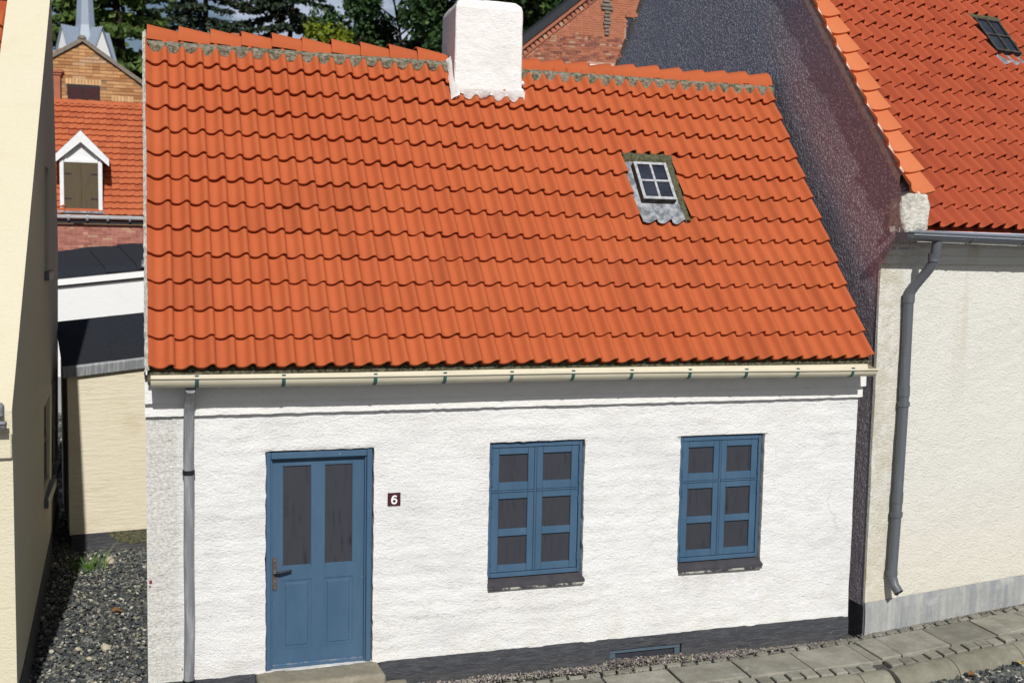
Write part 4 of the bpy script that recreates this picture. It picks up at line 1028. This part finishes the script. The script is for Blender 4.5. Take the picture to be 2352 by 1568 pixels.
b.tube(pts, .054, 16, cap=False); rp = b.build('downpipe', 'zinc_dark', rh, 50)
b = MB(RF); b.tube([(.322, -.188, .332), (.323, -.19, .331)], .050, 16); b.build('pipe_mouth', 'iron_dark', rp)
for zc, x_, hgt, rr in ((4.12, .450, .045, .060), (3.66, .366, .05, .062), (2.62, .366, .06, .060), (2.47, .366, .026, .066), (1.40, .345, .055, .060), (1.21, .341, .026, .066), (.535, .314, .03, .062)):
    b = MB(RF); yv = -.32 if zc > 4 else -.08
    b.tube([(x_, yv, zc-hgt), (x_, yv, zc+hgt)], rr, 16); b.box((x_-.012, yv+.05, zc-.01), (x_+.012, .01, zc+.01)) if hgt < .03 else None
    b.build('pipe_collar' if hgt > .03 else 'pipe_clamp', 'zinc_dark', rp, 50)

# =================================================================== behind: shed, white outbuilding, brick houses, church
sh = thing('shed', 'low cream plastered shed with black felt roof behind the gravel yard', 'shed', (-1.03, 5.9, -.2))
A6 = rad(6.2); SF = Matrix.Translation((-1.035, 5.90, 0)) @ Matrix.Rotation(A6, 4, 'Z')
b = MB(SF); b.prism([(0, .02), (3.2, .02), (3.2, 2.60), (0, 2.26)], lambda u, z: V((u, -.006*nz(u, 1, z, 3), z)), lambda u, z: V((u, 2.2, z))); b.build('wall', 'shed_plaster', sh, fixn=True)
b = MB(SF); b.bbox((.012, -.02, -.25), (3.2, .3, .028), .006); shp = b.build('plinth', 'plinth_tar', sh)
b = MB(SF); poly = [(.47, .03), (1.0, .035), (1.02, -.155), (.80, -.165), (.66, -.12), (.55, -.05)]
b.prism(poly, lambda u, z: V((u, -.028-.006*nz(u, 1, z, 12), z)), lambda u, z: V((u, -.018, z))); b.build('bare_patch', 'mortar_moss', sh, fixn=True)
b = MB(SF); rs_ = lambda u: 2.385+.105*u
def shroof(u, v): 
    x = -.06+3.3*u; return V((x, -.06+2.32*v, rs_(x)+.20*2.3*v))
b.grid(shroof, 16, 6); b.grid(lambda u, v: shroof(u, v)+V((0, 0, -.05)), 1, 1, flip=True); b.quad(shroof(0, 0), shroof(0, 0)+V((0, 0, -.05)), shroof(0, 1)+V((0, 0, -.05)), shroof(0, 1))
shr = b.build('roof', 'felt_black', sh)
b = MB(SF)
for u0 in (.63, 1.6): 
    b.add([shroof((u0+d)/3.3, v) + V((.12*v, 0, h)) for v in (0, 1) for d, h in ((0, .003), (.02, .014), (.9, .006))], [(0, 1, 4, 3), (1, 2, 5, 4)])
b.build('felt_lap', 'felt_black', shr)
b = MB(SF); b.add([V((x, y, rs_(x)+dz)) for x in (-.06, 3.24) for y, dz in ((-.075, -.145), (-.085, -.02), (-.07, .008), (-.03, .01))], [(0, 1, 5, 4), (1, 2, 6, 5), (2, 3, 7, 6)]); b.build('eaves_flashing', 'zinc', shr)

ob = thing('outbuilding', 'white walled outbuilding with black felt roof behind the shed', 'building', (-3.4, 19, -.2))
b = MB(); b.prism([(-3.4, .70), (2.6, .70), (2.6, 3.42), (-3.4, 2.74)], lambda x, z: V((x, 19, z)), lambda x, z: V((x, 21.2, z+.2))); b.build('wall', 'far_plaster', ob, fixn=True)
b = MB(); b.box((-3.4, 18.97, -.3), (2.6, 21, .70)); b.build('plinth', 'plinth_grey', ob)
fz = lambda x: 3.335+.114*x
b = MB(); b.add([V((x, y, fz(x)+dz)) for x in (-3.5, 2.7) for y, dz in ((18.86, -.15), (18.86, .0), (19.0, 0), (19.0, -.15))], [(0, 1, 5, 4), (1, 2, 6, 5), (0, 4, 7, 3)]); b.build('fascia', 'white_fascia', ob)
b = MB(); b.grid(lambda u, v: V((-3.5+6.2*u, 18.84+2.4*v, fz(-3.5+6.2*u)+.015+.10*(v > 0)+.56*v+(.04*(round(u*12) % 4 == 0) if v == 1 else 0))), 12, 6); obr = b.build('roof', 'felt_black', ob)
b = MB()
for x_ in (-1.5, -.75, .1): b.add([V((x_+d+.55*(1-v), 18.84+2.4*v, fz(x_+d+.55*(1-v))+.03+.10*(v > 0)+.56*v+h)) for v in (0, .1, .5, 1) for d, h in ((0, .0), (.012, .022), (.5, .004))], [(3*k, 3*k+1, 3*k+4, 3*k+3) for k in range(3)]+[(3*k+1, 3*k+2, 3*k+5, 3*k+4) for k in range(3)])
b.build('felt_lap', 'felt_black', obr)
b = MB(); b.bbox((-.12, 18.75, 3.42), (-.02, 18.9, 3.60), .02); b.build('gutter_end', 'lead', ob)

def bricks(parent, y, x0, x1, z0, z1, inside, mat, bl, bh, jt, seen, name='brick', limit=296, proud=.012, off=0):
    me = MB().box((-(bl-jt)/2, 0, -(bh-jt)/2), ((bl-jt)/2, .06, (bh-jt)/2)).mesh(name, mat)
    hm = MB().box((-(bl/2-jt)/2, 0, -(bh-jt)/2), ((bl/2-jt)/2, .06, (bh-jt)/2)).mesh(name, mat)
    rest = MB(); n = 0; row = 0; z = z0+bh/2; orig = FR[rootof(parent)].translation; cand = []
    while z < z1:
        x = x0 + (bl/2 if row % 2 else 0) + off
        while x < x1:
            half = random.random() < .22
            xx = x - (bl/4 if half else 0)
            if inside(xx, z): cand.append((xx, z, half))
            if half and inside(xx+bl/2, z): cand.append((xx+bl/2, z, True))
            x += bl
        z += bh; row += 1
    for xx, z, half in cand:
        P = V((xx, y-proud+random.uniform(-.006, .006), z)); m_ = hm if half else me
        if n < limit and seen(*px(P)): inst(name, m_, parent, P-orig, (0, random.gauss(0, .008), 0)); n += 1
        else: rest.add([v.co for v in m_.vertices], [tuple(p.vertices) for p in m_.polygons], 0, Matrix.Translation(P))
    if rest.v: rest.build('brickwork', mat, parent, kind='stuff')
# --- red house with dormer
dh = thing('house', 'brick house with red tiled roof and white gabled dormer behind the outbuilding', 'house', (-3, 24, -.2))
b = MB(); b.box((-6, 24, -.25), (3.2, 30.5, 4.5)); dw = b.build('wall', 'joint_red', dh)
bricks(dw, 24, -2.9, .6, 3.3, 4.52, lambda x, z: True, 'brick_pink', .26, .075, .012, lambda u, v: .055 < u < .144 and .31 < v < .37)
b = MB(); b.box((-6, 23.86, 4.52), (3.2, 24.0, 4.60)); b.build('eaves_board', 'iron_dark', dh)
dgf = lambda x, y, z: V((x, 23.82+y, 4.74+z)); dgt = gutter(dh, dgf, -5, 3.1, .10, 'white_paint', n=6)
for x_ in (-2.1, -1.6, -1.05, -.45): b = MB(); b.tube([dgf(x_-.03, -.03, -.06), dgf(x_+.03, -.03, -.06)], .098, 10); b.build('gutter_joint', 'zinc_rim', dgt)
t3 = math.atan(.99); e3 = V((0, math.cos(t3), math.sin(t3))); n3 = V((0, -math.sin(t3), math.cos(t3)))
dfm = lambda x, s, o: V((x, 23.76, 4.74)) + e3*s + n3*o
b = MB(); b.quad(dfm(-6, 0, 0), dfm(3.2, 0, 0), dfm(3.2, 5.05, 0), dfm(-6, 5.05, 0)); tp = dfm(0, 5.05, 0); b.quad(V((-6, tp.y, tp.z)), V((3.2, tp.y, tp.z)), V((3.2, 31, 4.6)), V((-6, 31, 4.6)))
drf = b.build('roof', 'tile_far', dh)
td = tile_mesh('roof_tile', .21, .34, 'tile_far', amp=.4, lift=.075, th=.05)
rest = MB()
for r in range(19):
    for c in range(26):
        x = -3.9+.21*c+random.gauss(0, .006); P = dfm(x, .266*r+random.gauss(0, .006), .0)
        if -2.55 < x < -1.05 and .266*r < 1.9 and abs(x+1.74)*1.0+.266*r*.75 < 2.05 and -2.5 < x-.1 and x+.31 < -1.0: continue
        u_, v_ = px(P)
        if .052 < u_ < .146: inst('roof_tile', td, drf, P-V((-3, 24, -.2)), (t3, random.gauss(0, .01), random.gauss(0, .01)))
        else: rest.add([v.co for v in td.vertices], [tuple(p.vertices) for p in td.polygons], 0, Matrix.Translation(P) @ Matrix.Rotation(t3, 4, 'X'))
rest.build('tile_field', 'tile_far', drf, 50, kind='stuff')
rmd = ridge_mesh(.42, .13, .12).mesh('ridge_tile', 'tile_far', None, 40)
for k in range(16): inst('ridge_tile', rmd, drf, V((-3.9+.37*k, tp.y-.02, tp.z-.02)) - V((-3, 24, -.2)), (0, .03, 0))
b = MB()
b.box((-2.30, 24.0, 4.86), (-1.22, 27.2, 6.32)); b.prism([(-2.30, 6.32), (-1.22, 6.32), (-1.76, 6.86)], lambda x, z: V((x, 24.0, z)), lambda x, z: V((x, 28, z)))
dm = b.build('dormer', 'white_paint', dh, fixn=True)
b = MB()
for sx in (-1, 1):
    xa = -1.755; A = V((xa, 0, 7.14)); E_ = V((xa+sx*.755, 0, 6.36)); T_ = V((0, 0, -.26))
    for ya, yb in ((23.80, 23.86),):
        vs = [V((p.x, y_, p.z)) for y_ in (ya, yb) for p in (A, E_, E_+T_*.78, A+T_*1.25)]
        b.add(vs, [(0, 1, 2, 3), (7, 6, 5, 4), (0, 4, 5, 1), (1, 5, 6, 2), (2, 6, 7, 3)])
    vs = [V((p.x, y_, p.z)) for y_ in (23.80, 28.2) for p in (A+V((0, 0, .012)), E_+V((0, 0, .012)), E_+V((0, 0, -.05)), A+V((0, 0, -.05)))]
    b.add([v_ for v_ in vs], [(0, 1, 5, 4), (1, 2, 6, 5), (2, 3, 7, 6)]); b.build('barge_board', 'white_paint', dm); b = MB()
b = MB(); b.bbox((-2.33, 23.93, 4.82), (-2.22, 24.0, 6.30), .01); b.bbox((-1.30, 23.93, 4.82), (-1.19, 24.0, 6.30), .01); b.bbox((-2.21, 23.95, 6.24), (-1.31, 24.0, 6.34), .01); b.build('dormer_frame', 'white_paint', dm)
for xa, xb in ((-2.215, -1.7615), (-1.7605, -1.307)):
    b = MB(); b.bbox((xa, 23.965, 4.92), (xb, 23.998, 6.235), .008); s_ = b.build('shutter', 'shutter_olive', dm)
for z_ in (5.22, 5.92):
    for xa, xb in ((-2.21, -2.02), (-1.50, -1.31)):
        b = MB(); b.box((xa, 23.955, z_-.015), (xb, 23.966, z_+.015)); b.build('strap_hinge', 'iron_dark', dm)
b = MB(); b.bbox((-2.40, 23.72, 4.80), (-1.12, 24.0, 4.865), .01); b.build('sill', 'lead', dm)
b = MB(); b.box((-2.80, 27.3, 7.6), (-2.50, 27.9, 9.1)); b.bbox((-2.84, 27.26, 9.1), (-2.46, 27.94, 9.17), .005); b.bbox((-2.88, 27.22, 9.172), (-2.42, 27.98, 9.27), .005); dch = b.build('chimney', 'brick_red', dh)
b = MB(); b.bbox((-2.86, 27.2, 7.95), (-2.44, 27.95, 8.12), .02); b.build('chimney_flashing', 'mortar', dch)
# --- yellow brick gable
yh = thing('house', 'yellow brick gable house with brown shuttered opening below the church spire', 'house', (-2.1, 33, -.2))
yin = lambda x, z: z < 11.02-abs(x+2.13)*.68*(1 if x > -2.13 else .62) - .03 and not (-2.68 < x < -1.54 and 8.9 < z < 9.56) and not (-1.14 < x < -.47 and 8.6 < z < 9.0)
b = MB(); b.prism([(-5.5, -.2), (3.5, -.2), (3.5, 7.25), (-2.13, 11.05), (-5.5, 8.9)], lambda x, z: V((x, 33, z)), lambda x, z: V((x, 40, z))); yw = b.build('gable_wall', 'joint_grey', yh, fixn=True)
bricks(yw, 33, -3.4, .3, 8.2, 11.0, lambda x, z: yin(x, z) and not (-2.72 < x < -1.5 and 9.5 < z < 9.75), 'brick_yellow', .46, .118, .018, lambda u, v: .052 < u < .144 and v < .16, proud=.02)
basic('brick_pale', (.62, .40, .21), (.50, .30, .14), 5, .9, .15, rand=.3)
me_s = MB().box((-.045, 0, -.10), (.045, .06, .10)).mesh('brick', 'brick_pale')
for k in range(11): inst('brick', me_s, yw, V((-2.66+.11*k, 32.97, 9.65)) - V((-2.1, 33, -.2)))
for k in range(7): inst('brick', me_s, yw, V((-1.12+.11*k, 32.97, 9.12)) - V((-2.1, 33, -.2)))
b = MB(); b.box((-2.66, 32.985, 8.9), (-1.55, 33.0, 9.54)); wn = b.build('window', 'iron_dark', yh)
for xa, xb in ((-2.64, -2.12), (-2.10, -1.57)): b = MB(); b.bbox((xa, 32.965, 8.9), (xb, 32.984, 9.46), .006); b.build('shutter', 'brown_wood', wn)
b = MB(); b.box((-1.12, 32.985, 8.6), (-.49, 33.0, 9.0)); b.build('window', 'iron_dark', yh)
for sx, sl_, xe in ((1, .68, 5.8), (-1, .64, 3.6)):
    b = MB(); N = 12
    pts = [V((-2.13+sx*xe*k/N, 0, 11.10-sl_*xe*k/N+.03*nz(k, sx, 0, 1.7))) for k in range(N+1)]
    for A, B_ in zip(pts, pts[1:]):
        vs = [V((p.x, y_, p.z+dz)) for y_ in (32.88, 33.4) for p, dz in ((A, .11), (B_, .11), (B_, -.05), (A, -.05))]
        b.add(vs, [(0, 3, 2, 1), (4, 5, 6, 7), (0, 1, 5, 4), (2, 3, 7, 6)])
    b.build('coping', 'coping_stone', yh)
    b = MB(); b.quad((-2.13, 33.1, 11.1), (-2.13+sx*xe, 33.1, 11.1-sl_*xe), (-2.13+sx*xe, 40, 11.1-sl_*xe), (-2.13, 40, 11.1)); b.build('roof', 'tile_far', yh)
b = MB(); b.bbox((-2.27, 32.84, 11.08), (-1.99, 33.4, 11.28), .07, jit=.02); b.build('apex_stone', 'coping_stone', yh)
# --- church
ch = thing('church', 'church tower with pale blue metal spire and four white gables', 'church', (-3.3, 61, -.2))
cx, cy = -3.33, 61.0
b = MB(); b.box((cx-1.55, cy-1.6, -.3), (cx+1.55, cy+1.6, 13.2)); b.build('tower', 'far_plaster', ch)
b = MB(); hb, zt = .66, 23.0
ring = lambda r, z: [V((cx+r*math.cos(math.pi/8+k*math.pi/4), cy+r*math.sin(math.pi/8+k*math.pi/4), z)) for k in range(8)]
vs = ring(.95, 14.6) + ring(.56, 16.4) + ring(.05, 24.5); fs = [(j*8+k, j*8+(k+1) % 8, (j+1)*8+(k+1) % 8, (j+1)*8+k) for j in (0, 1) for k in range(8)]
b.add(vs, fs); b.build('spire', 'sheet_zinc', ch)
for k, a in enumerate((0, 90, 180, 270)):
    X = Matrix.Translation((cx, cy, 0)) @ Matrix.Rotation(rad(a+38), 4, 'Z')
    b = MB(); b.add([(-1.25, -1.5, 13.0), (1.25, -1.5, 13.0), (0, -1.5, 16.1)], [(0, 1, 2)], 0, X); gb = b.build('gable', 'far_plaster', ch)
    b = MB(); b.add([(-1.36, -1.62, 12.9), (0, -1.62, 16.25), (1.36, -1.62, 12.9), (-1.36, 0, 12.9), (0, 0, 16.25), (1.36, 0, 12.9)], [(0, 1, 4, 3), (1, 2, 5, 4)], 0, X); rf_ = b.build('gable_roof', 'sheet_zinc', ch)
    b = MB()
    for t in [i/7 for i in range(8)]:
        y_ = -1.6+1.55*t
        for sx in (-1, 1): b.add([(sx*1.36, y_-.012, 12.9), (0, y_-.012, 16.25), (0, y_+.012, 16.25), (sx*1.36, y_+.012, 12.9), (sx*1.36, y_, 12.93), (0, y_, 16.29)], [(0, 1, 5, 4), (4, 5, 2, 3)], 0, X)
    b.build('standing_seam', 'sheet_zinc', ch, kind='stuff')
# --- red brick gable at right
bh_ = thing('house', 'red brick gable with dentilled verge and black roof behind the chimney', 'house', (15, 24, -.2))
sl2 = (12.06-10.53)/(13.38-11.49)
rk = lambda x: 10.53+sl2*(x-11.49)          # foot of the top band
apx = 16.0
b = MB(); zf = lambda x: rk(min(x, 2*apx-x))
b.prism([(8.2, -.2), (23.8, -.2), (23.8, zf(8.2)), (apx, zf(apx)), (8.2, zf(8.2))], lambda x, z: V((x, 24, z)), lambda x, z: V((x+.80, 34, z))); bw = b.build('gable_wall', 'joint_red', bh_, fixn=True)
bricks(bw, 24, 11.2, 15.6, 9.2, 13, lambda x, z: z < rk(x)-.42 and not (14.98 < x < 16 and 10.9 < z < 11.75) and not (13.7 < x < 14.8 and 9.6 < z < 10.12), 'brick_red', .215, .073, .012, lambda u, v: .51 < u < .63 and -.02 < v < .105)
def rake(o0, o1, y0_, mat, nm, x0=8.1, x1=apx):
    b = MB()
    for a, c in ((x0, x1),):
        vs = [V((x_, y_, rk(x_)+o)) for y_ in (y0_, 24.0) for x_, o in ((a, o0), (c, o0), (c, o1), (a, o1))]
        b.add(vs, [(0, 1, 2, 3), (0, 4, 5, 1), (3, 2, 6, 7), (0, 3, 7, 4)])
    return b.build(nm, mat, bh_)
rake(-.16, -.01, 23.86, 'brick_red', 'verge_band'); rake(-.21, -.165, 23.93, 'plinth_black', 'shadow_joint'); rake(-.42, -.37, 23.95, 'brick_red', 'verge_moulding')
dn = math.atan(sl2)
dme = MB().box((-.05, 0, -.075), (.05, .07, .075)).mesh('dentil', 'brick_red')
x = 11.1
while x < 15.6:
    inst('dentil', dme, bw, V((x, 23.94, rk(x)-.29)) - V((15, 24, -.2)), (0, -dn, 0)); x += .135
b = MB()
for sx in (1, -1):
    X0 = lambda x_: apx+sx*(x_-apx)
    vs = [V((X0(x_)+(.82 if y_ > 30 else 0), y_, rk(x_)+o)) for y_ in (23.80, 34.1) for x_, o in ((8.0, 0), (apx, 0), (apx, .27), (8.0, .27))]
    b.add(vs, [(0, 1, 2, 3), (0, 4, 5, 1), (3, 2, 6, 7), (0, 3, 7, 4), (7, 6, 5, 4)])
b.build('roof', 'slate_dark', bh_)
b = MB(); b.box((15.02, 23.985, 10.9), (16.2, 24.0, 11.62)); w1 = b.build('window', 'pane_sky', bh_)
b = MB(); b.bbox((14.97, 23.93, 11.63), (16.2, 24.0, 11.73), .006); b.build('lintel', 'brick_red', w1)
b = MB(); b.bbox((13.74, 23.90, 9.66), (14.78, 24.0, 10.03), .006); b.build('window_head', 'white_fascia', bh_)
for k in range(16):
    z_ = 11.0+k*.115; b = MB(); b.bbox((14.25-.02*k*random.random(), 23.93, z_), (14.40+.02*k*random.random(), 23.985, z_+.08), .01, jit=.02); b.build('brick', 'coping_stone', bw)
# --- far house whose chimneys peep over the ridge
fh = thing('house', 'distant house whose small brick chimneys peep over the orange ridge', 'house', (7, 46, -.2))
b = MB(); b.box((2, 44.3, -.3), (12, 49, 10.2)); b.build('wall', 'joint_red', fh)
b = MB(); b.quad((1.5, 43.9, 10.0), (12.5, 43.9, 10.0), (12.5, 46.5, 13.2), (1.5, 46.5, 13.2)); b.quad((1.5, 46.5, 13.2), (12.5, 46.5, 13.2), (12.5, 49.5, 10), (1.5, 49.5, 10)); fr_ = b.build('roof', 'tile_far', fh)
for xa, xb, m_, zt in ((3.86, 4.26, 'brick_red', 13.84), (6.44, 7.27, 'brick_red', 13.80), (7.55, 7.92, 'coping_stone', 13.84), (10.0, 10.46, 'coping_stone', 13.80)):
    b = MB(); b.box((xa+.04, 45.0, 12.6), (xb-.04, 45.5, zt-.12)); b.bbox((xa, 44.96, zt-.119), (xb, 45.54, zt), .03); b.build('chimney', m_, fr_)

# =================================================================== trees
def leaf(b, P, s, nrm=None, rng=random):
    a = V((rng.gauss(0, 1), rng.gauss(0, 1), rng.gauss(0, .7))).normalized()
    c = a.cross(V((rng.gauss(0, 1), rng.gauss(0, 1), rng.gauss(0, 1)))).normalized()
    sa, sc_ = s*rng.uniform(.6, 1.2), s*rng.uniform(.35, .8)
    b.add([P-a*sa, P+c*sc_, P+a*sa, P-c*sc_], [(0, 1, 2, 3)])
def tree(name, label, mat, x, y, h, crown, trunk_r=.6, group='trees behind the rooftops', seed=1, kind='broad', zlo=9, n=9000, ls=.34):
    rng = random.Random(seed)
    t = thing(name, label, 'tree', (x, y, -.3), 0, group)
    b = MB(); lv = MB()
    b.tube([(x+rng.gauss(0, .15)*k, y, -.4+h*k/8) for k in range(9)], trunk_r, 8, rs=[max(.05, trunk_r*(1-k/8.6)) for k in range(9)])
    if kind == 'broad':
        nc = 60
        for i in range(nc):
            z = zlo + (h-zlo)*rng.random(); t_ = (z-zlo)/(h-zlo); R_ = crown*math.sqrt(max(.05, 1-(2*t_-.75)**2/1.7))
            a = rng.uniform(0, 6.3); r = R_*math.sqrt(rng.random())
            C_ = V((x+r*math.cos(a), y+r*math.sin(a), z)); cr = rng.uniform(.16, .30)*crown
            b.tube([(x, y, max(3, z-r*.5)), (x+.5*r*math.cos(a), y+.5*r*math.sin(a), z-r*.15), C_], .08, 5, rs=[.12, .07, .03], cap=False)
            for k in range(n//nc):
                d = V((rng.gauss(0, 1), rng.gauss(0, 1), rng.gauss(0, .75))); d = d.normalized()*rng.random()**.45
                leaf(lv, C_+d*cr*1.25, ls, rng=rng)
    else:                                       # conifer: tiers of drooping boughs
        tiers = int((h-zlo)/(1.15 if kind == 'spruce' else 1.05))
        for i in range(tiers):
            z = zlo+(h-zlo)*i/tiers+rng.gauss(0, .2); L0 = crown*(1-.82*(z-zlo*.4)/(h-zlo*.4))
            nb = 11 if kind == 'spruce' else 7
            for k in range(nb):
                a = rng.uniform(0, 6.3); L = L0*rng.uniform(.65, 1.1); dz = -.28*L
                pts = [V((x, y, z))+V((math.cos(a)*L*q, math.sin(a)*L*q, dz*q**1.6+.25*L*max(0, q-.7))) for q in (0, .33, .66, 1)]
                b.tube(pts, .05, 4, rs=[.10, .07, .05, .02], cap=False)
                m_ = n//(tiers*nb)
                for j in range(m_):
                    q = rng.uniform(.12, 1)**.8; idx = min(2, int(q*3)); P = pts[idx].lerp(pts[idx+1], q*3-idx)
                    wd = (.55 if kind == 'spruce' else .30)*(1.2-q*.6)*L*.42
                    P = P + V((rng.gauss(0, wd*.5), rng.gauss(0, wd*.5), -abs(rng.gauss(0, .28 if kind == 'spruce' else .20))))
                    leaf(lv, P, ls, rng=rng)
    b.build('trunk', 'bark', t, 60); lv.build('crown', mat, t)
tree('spruce_tree', 'dense dark spruce left of the church spire', 'leaf_spruce', -11, 82, 34, 8.5, seed=11, kind='spruce', zlo=8, n=26000)
tree('spruce_tree', 'dense green spruce right behind the church spire', 'leaf_spruce', -2.2, 80, 36, 8.0, seed=12, kind='spruce', zlo=8, n=30000)
tree('pine_tree', 'open pine with bare dark trunk and sky between its branches', 'leaf_open', 4.9, 100, 41, 9.5, .55, seed=13, kind='pine', zlo=13, n=24000, ls=.27)
tree('pine_tree', 'thin drooping pine left of the lime green bush', 'leaf_open', 12.6, 98, 41, 8.5, .5, seed=14, kind='pine', zlo=12, n=26000, ls=.27)
tree('bush', 'lime green rounded bush above the orange ridge', 'leaf_lime', 15.0, 88, 22.2, 3.0, .3, seed=15, zlo=14, n=6000, ls=.24)
tree('deciduous_tree', 'dark green leafy tree between lime bush and white chimney', 'leaf_dark', 23.0, 97, 35, 7.6, .35, seed=16, zlo=11, n=40000, ls=.30)
tree('deciduous_tree', 'mid green dense tree just left of the white chimney', 'leaf_dark', 29.5, 88, 34, 7.2, .35, seed=17, zlo=10, n=40000, ls=.30)
tree('deciduous_tree', 'bright green dense tree right of the white chimney', 'leaf_mid', 36.5, 90, 34, 7.5, .35, seed=18, zlo=10, n=40000, ls=.30)
tree('spruce_tree', 'low dark spruce peeping under the open pines', 'leaf_spruce', 9.2, 92, 19.5, 6.5, seed=19, kind='spruce', zlo=6, n=8000)
b = MB(); rg2 = random.Random(5)
for i in range(9000):
    x = rg2.uniform(-45, 75); zmax = 15.5+2.2*nz(x, 0, 0, .2)
    leaf(b, V((x, 112+rg2.uniform(-3, 3), rg2.uniform(2, zmax))), .75, rng=rg2)
b.build('wood', 'leaf_dark', None, kind='stuff')
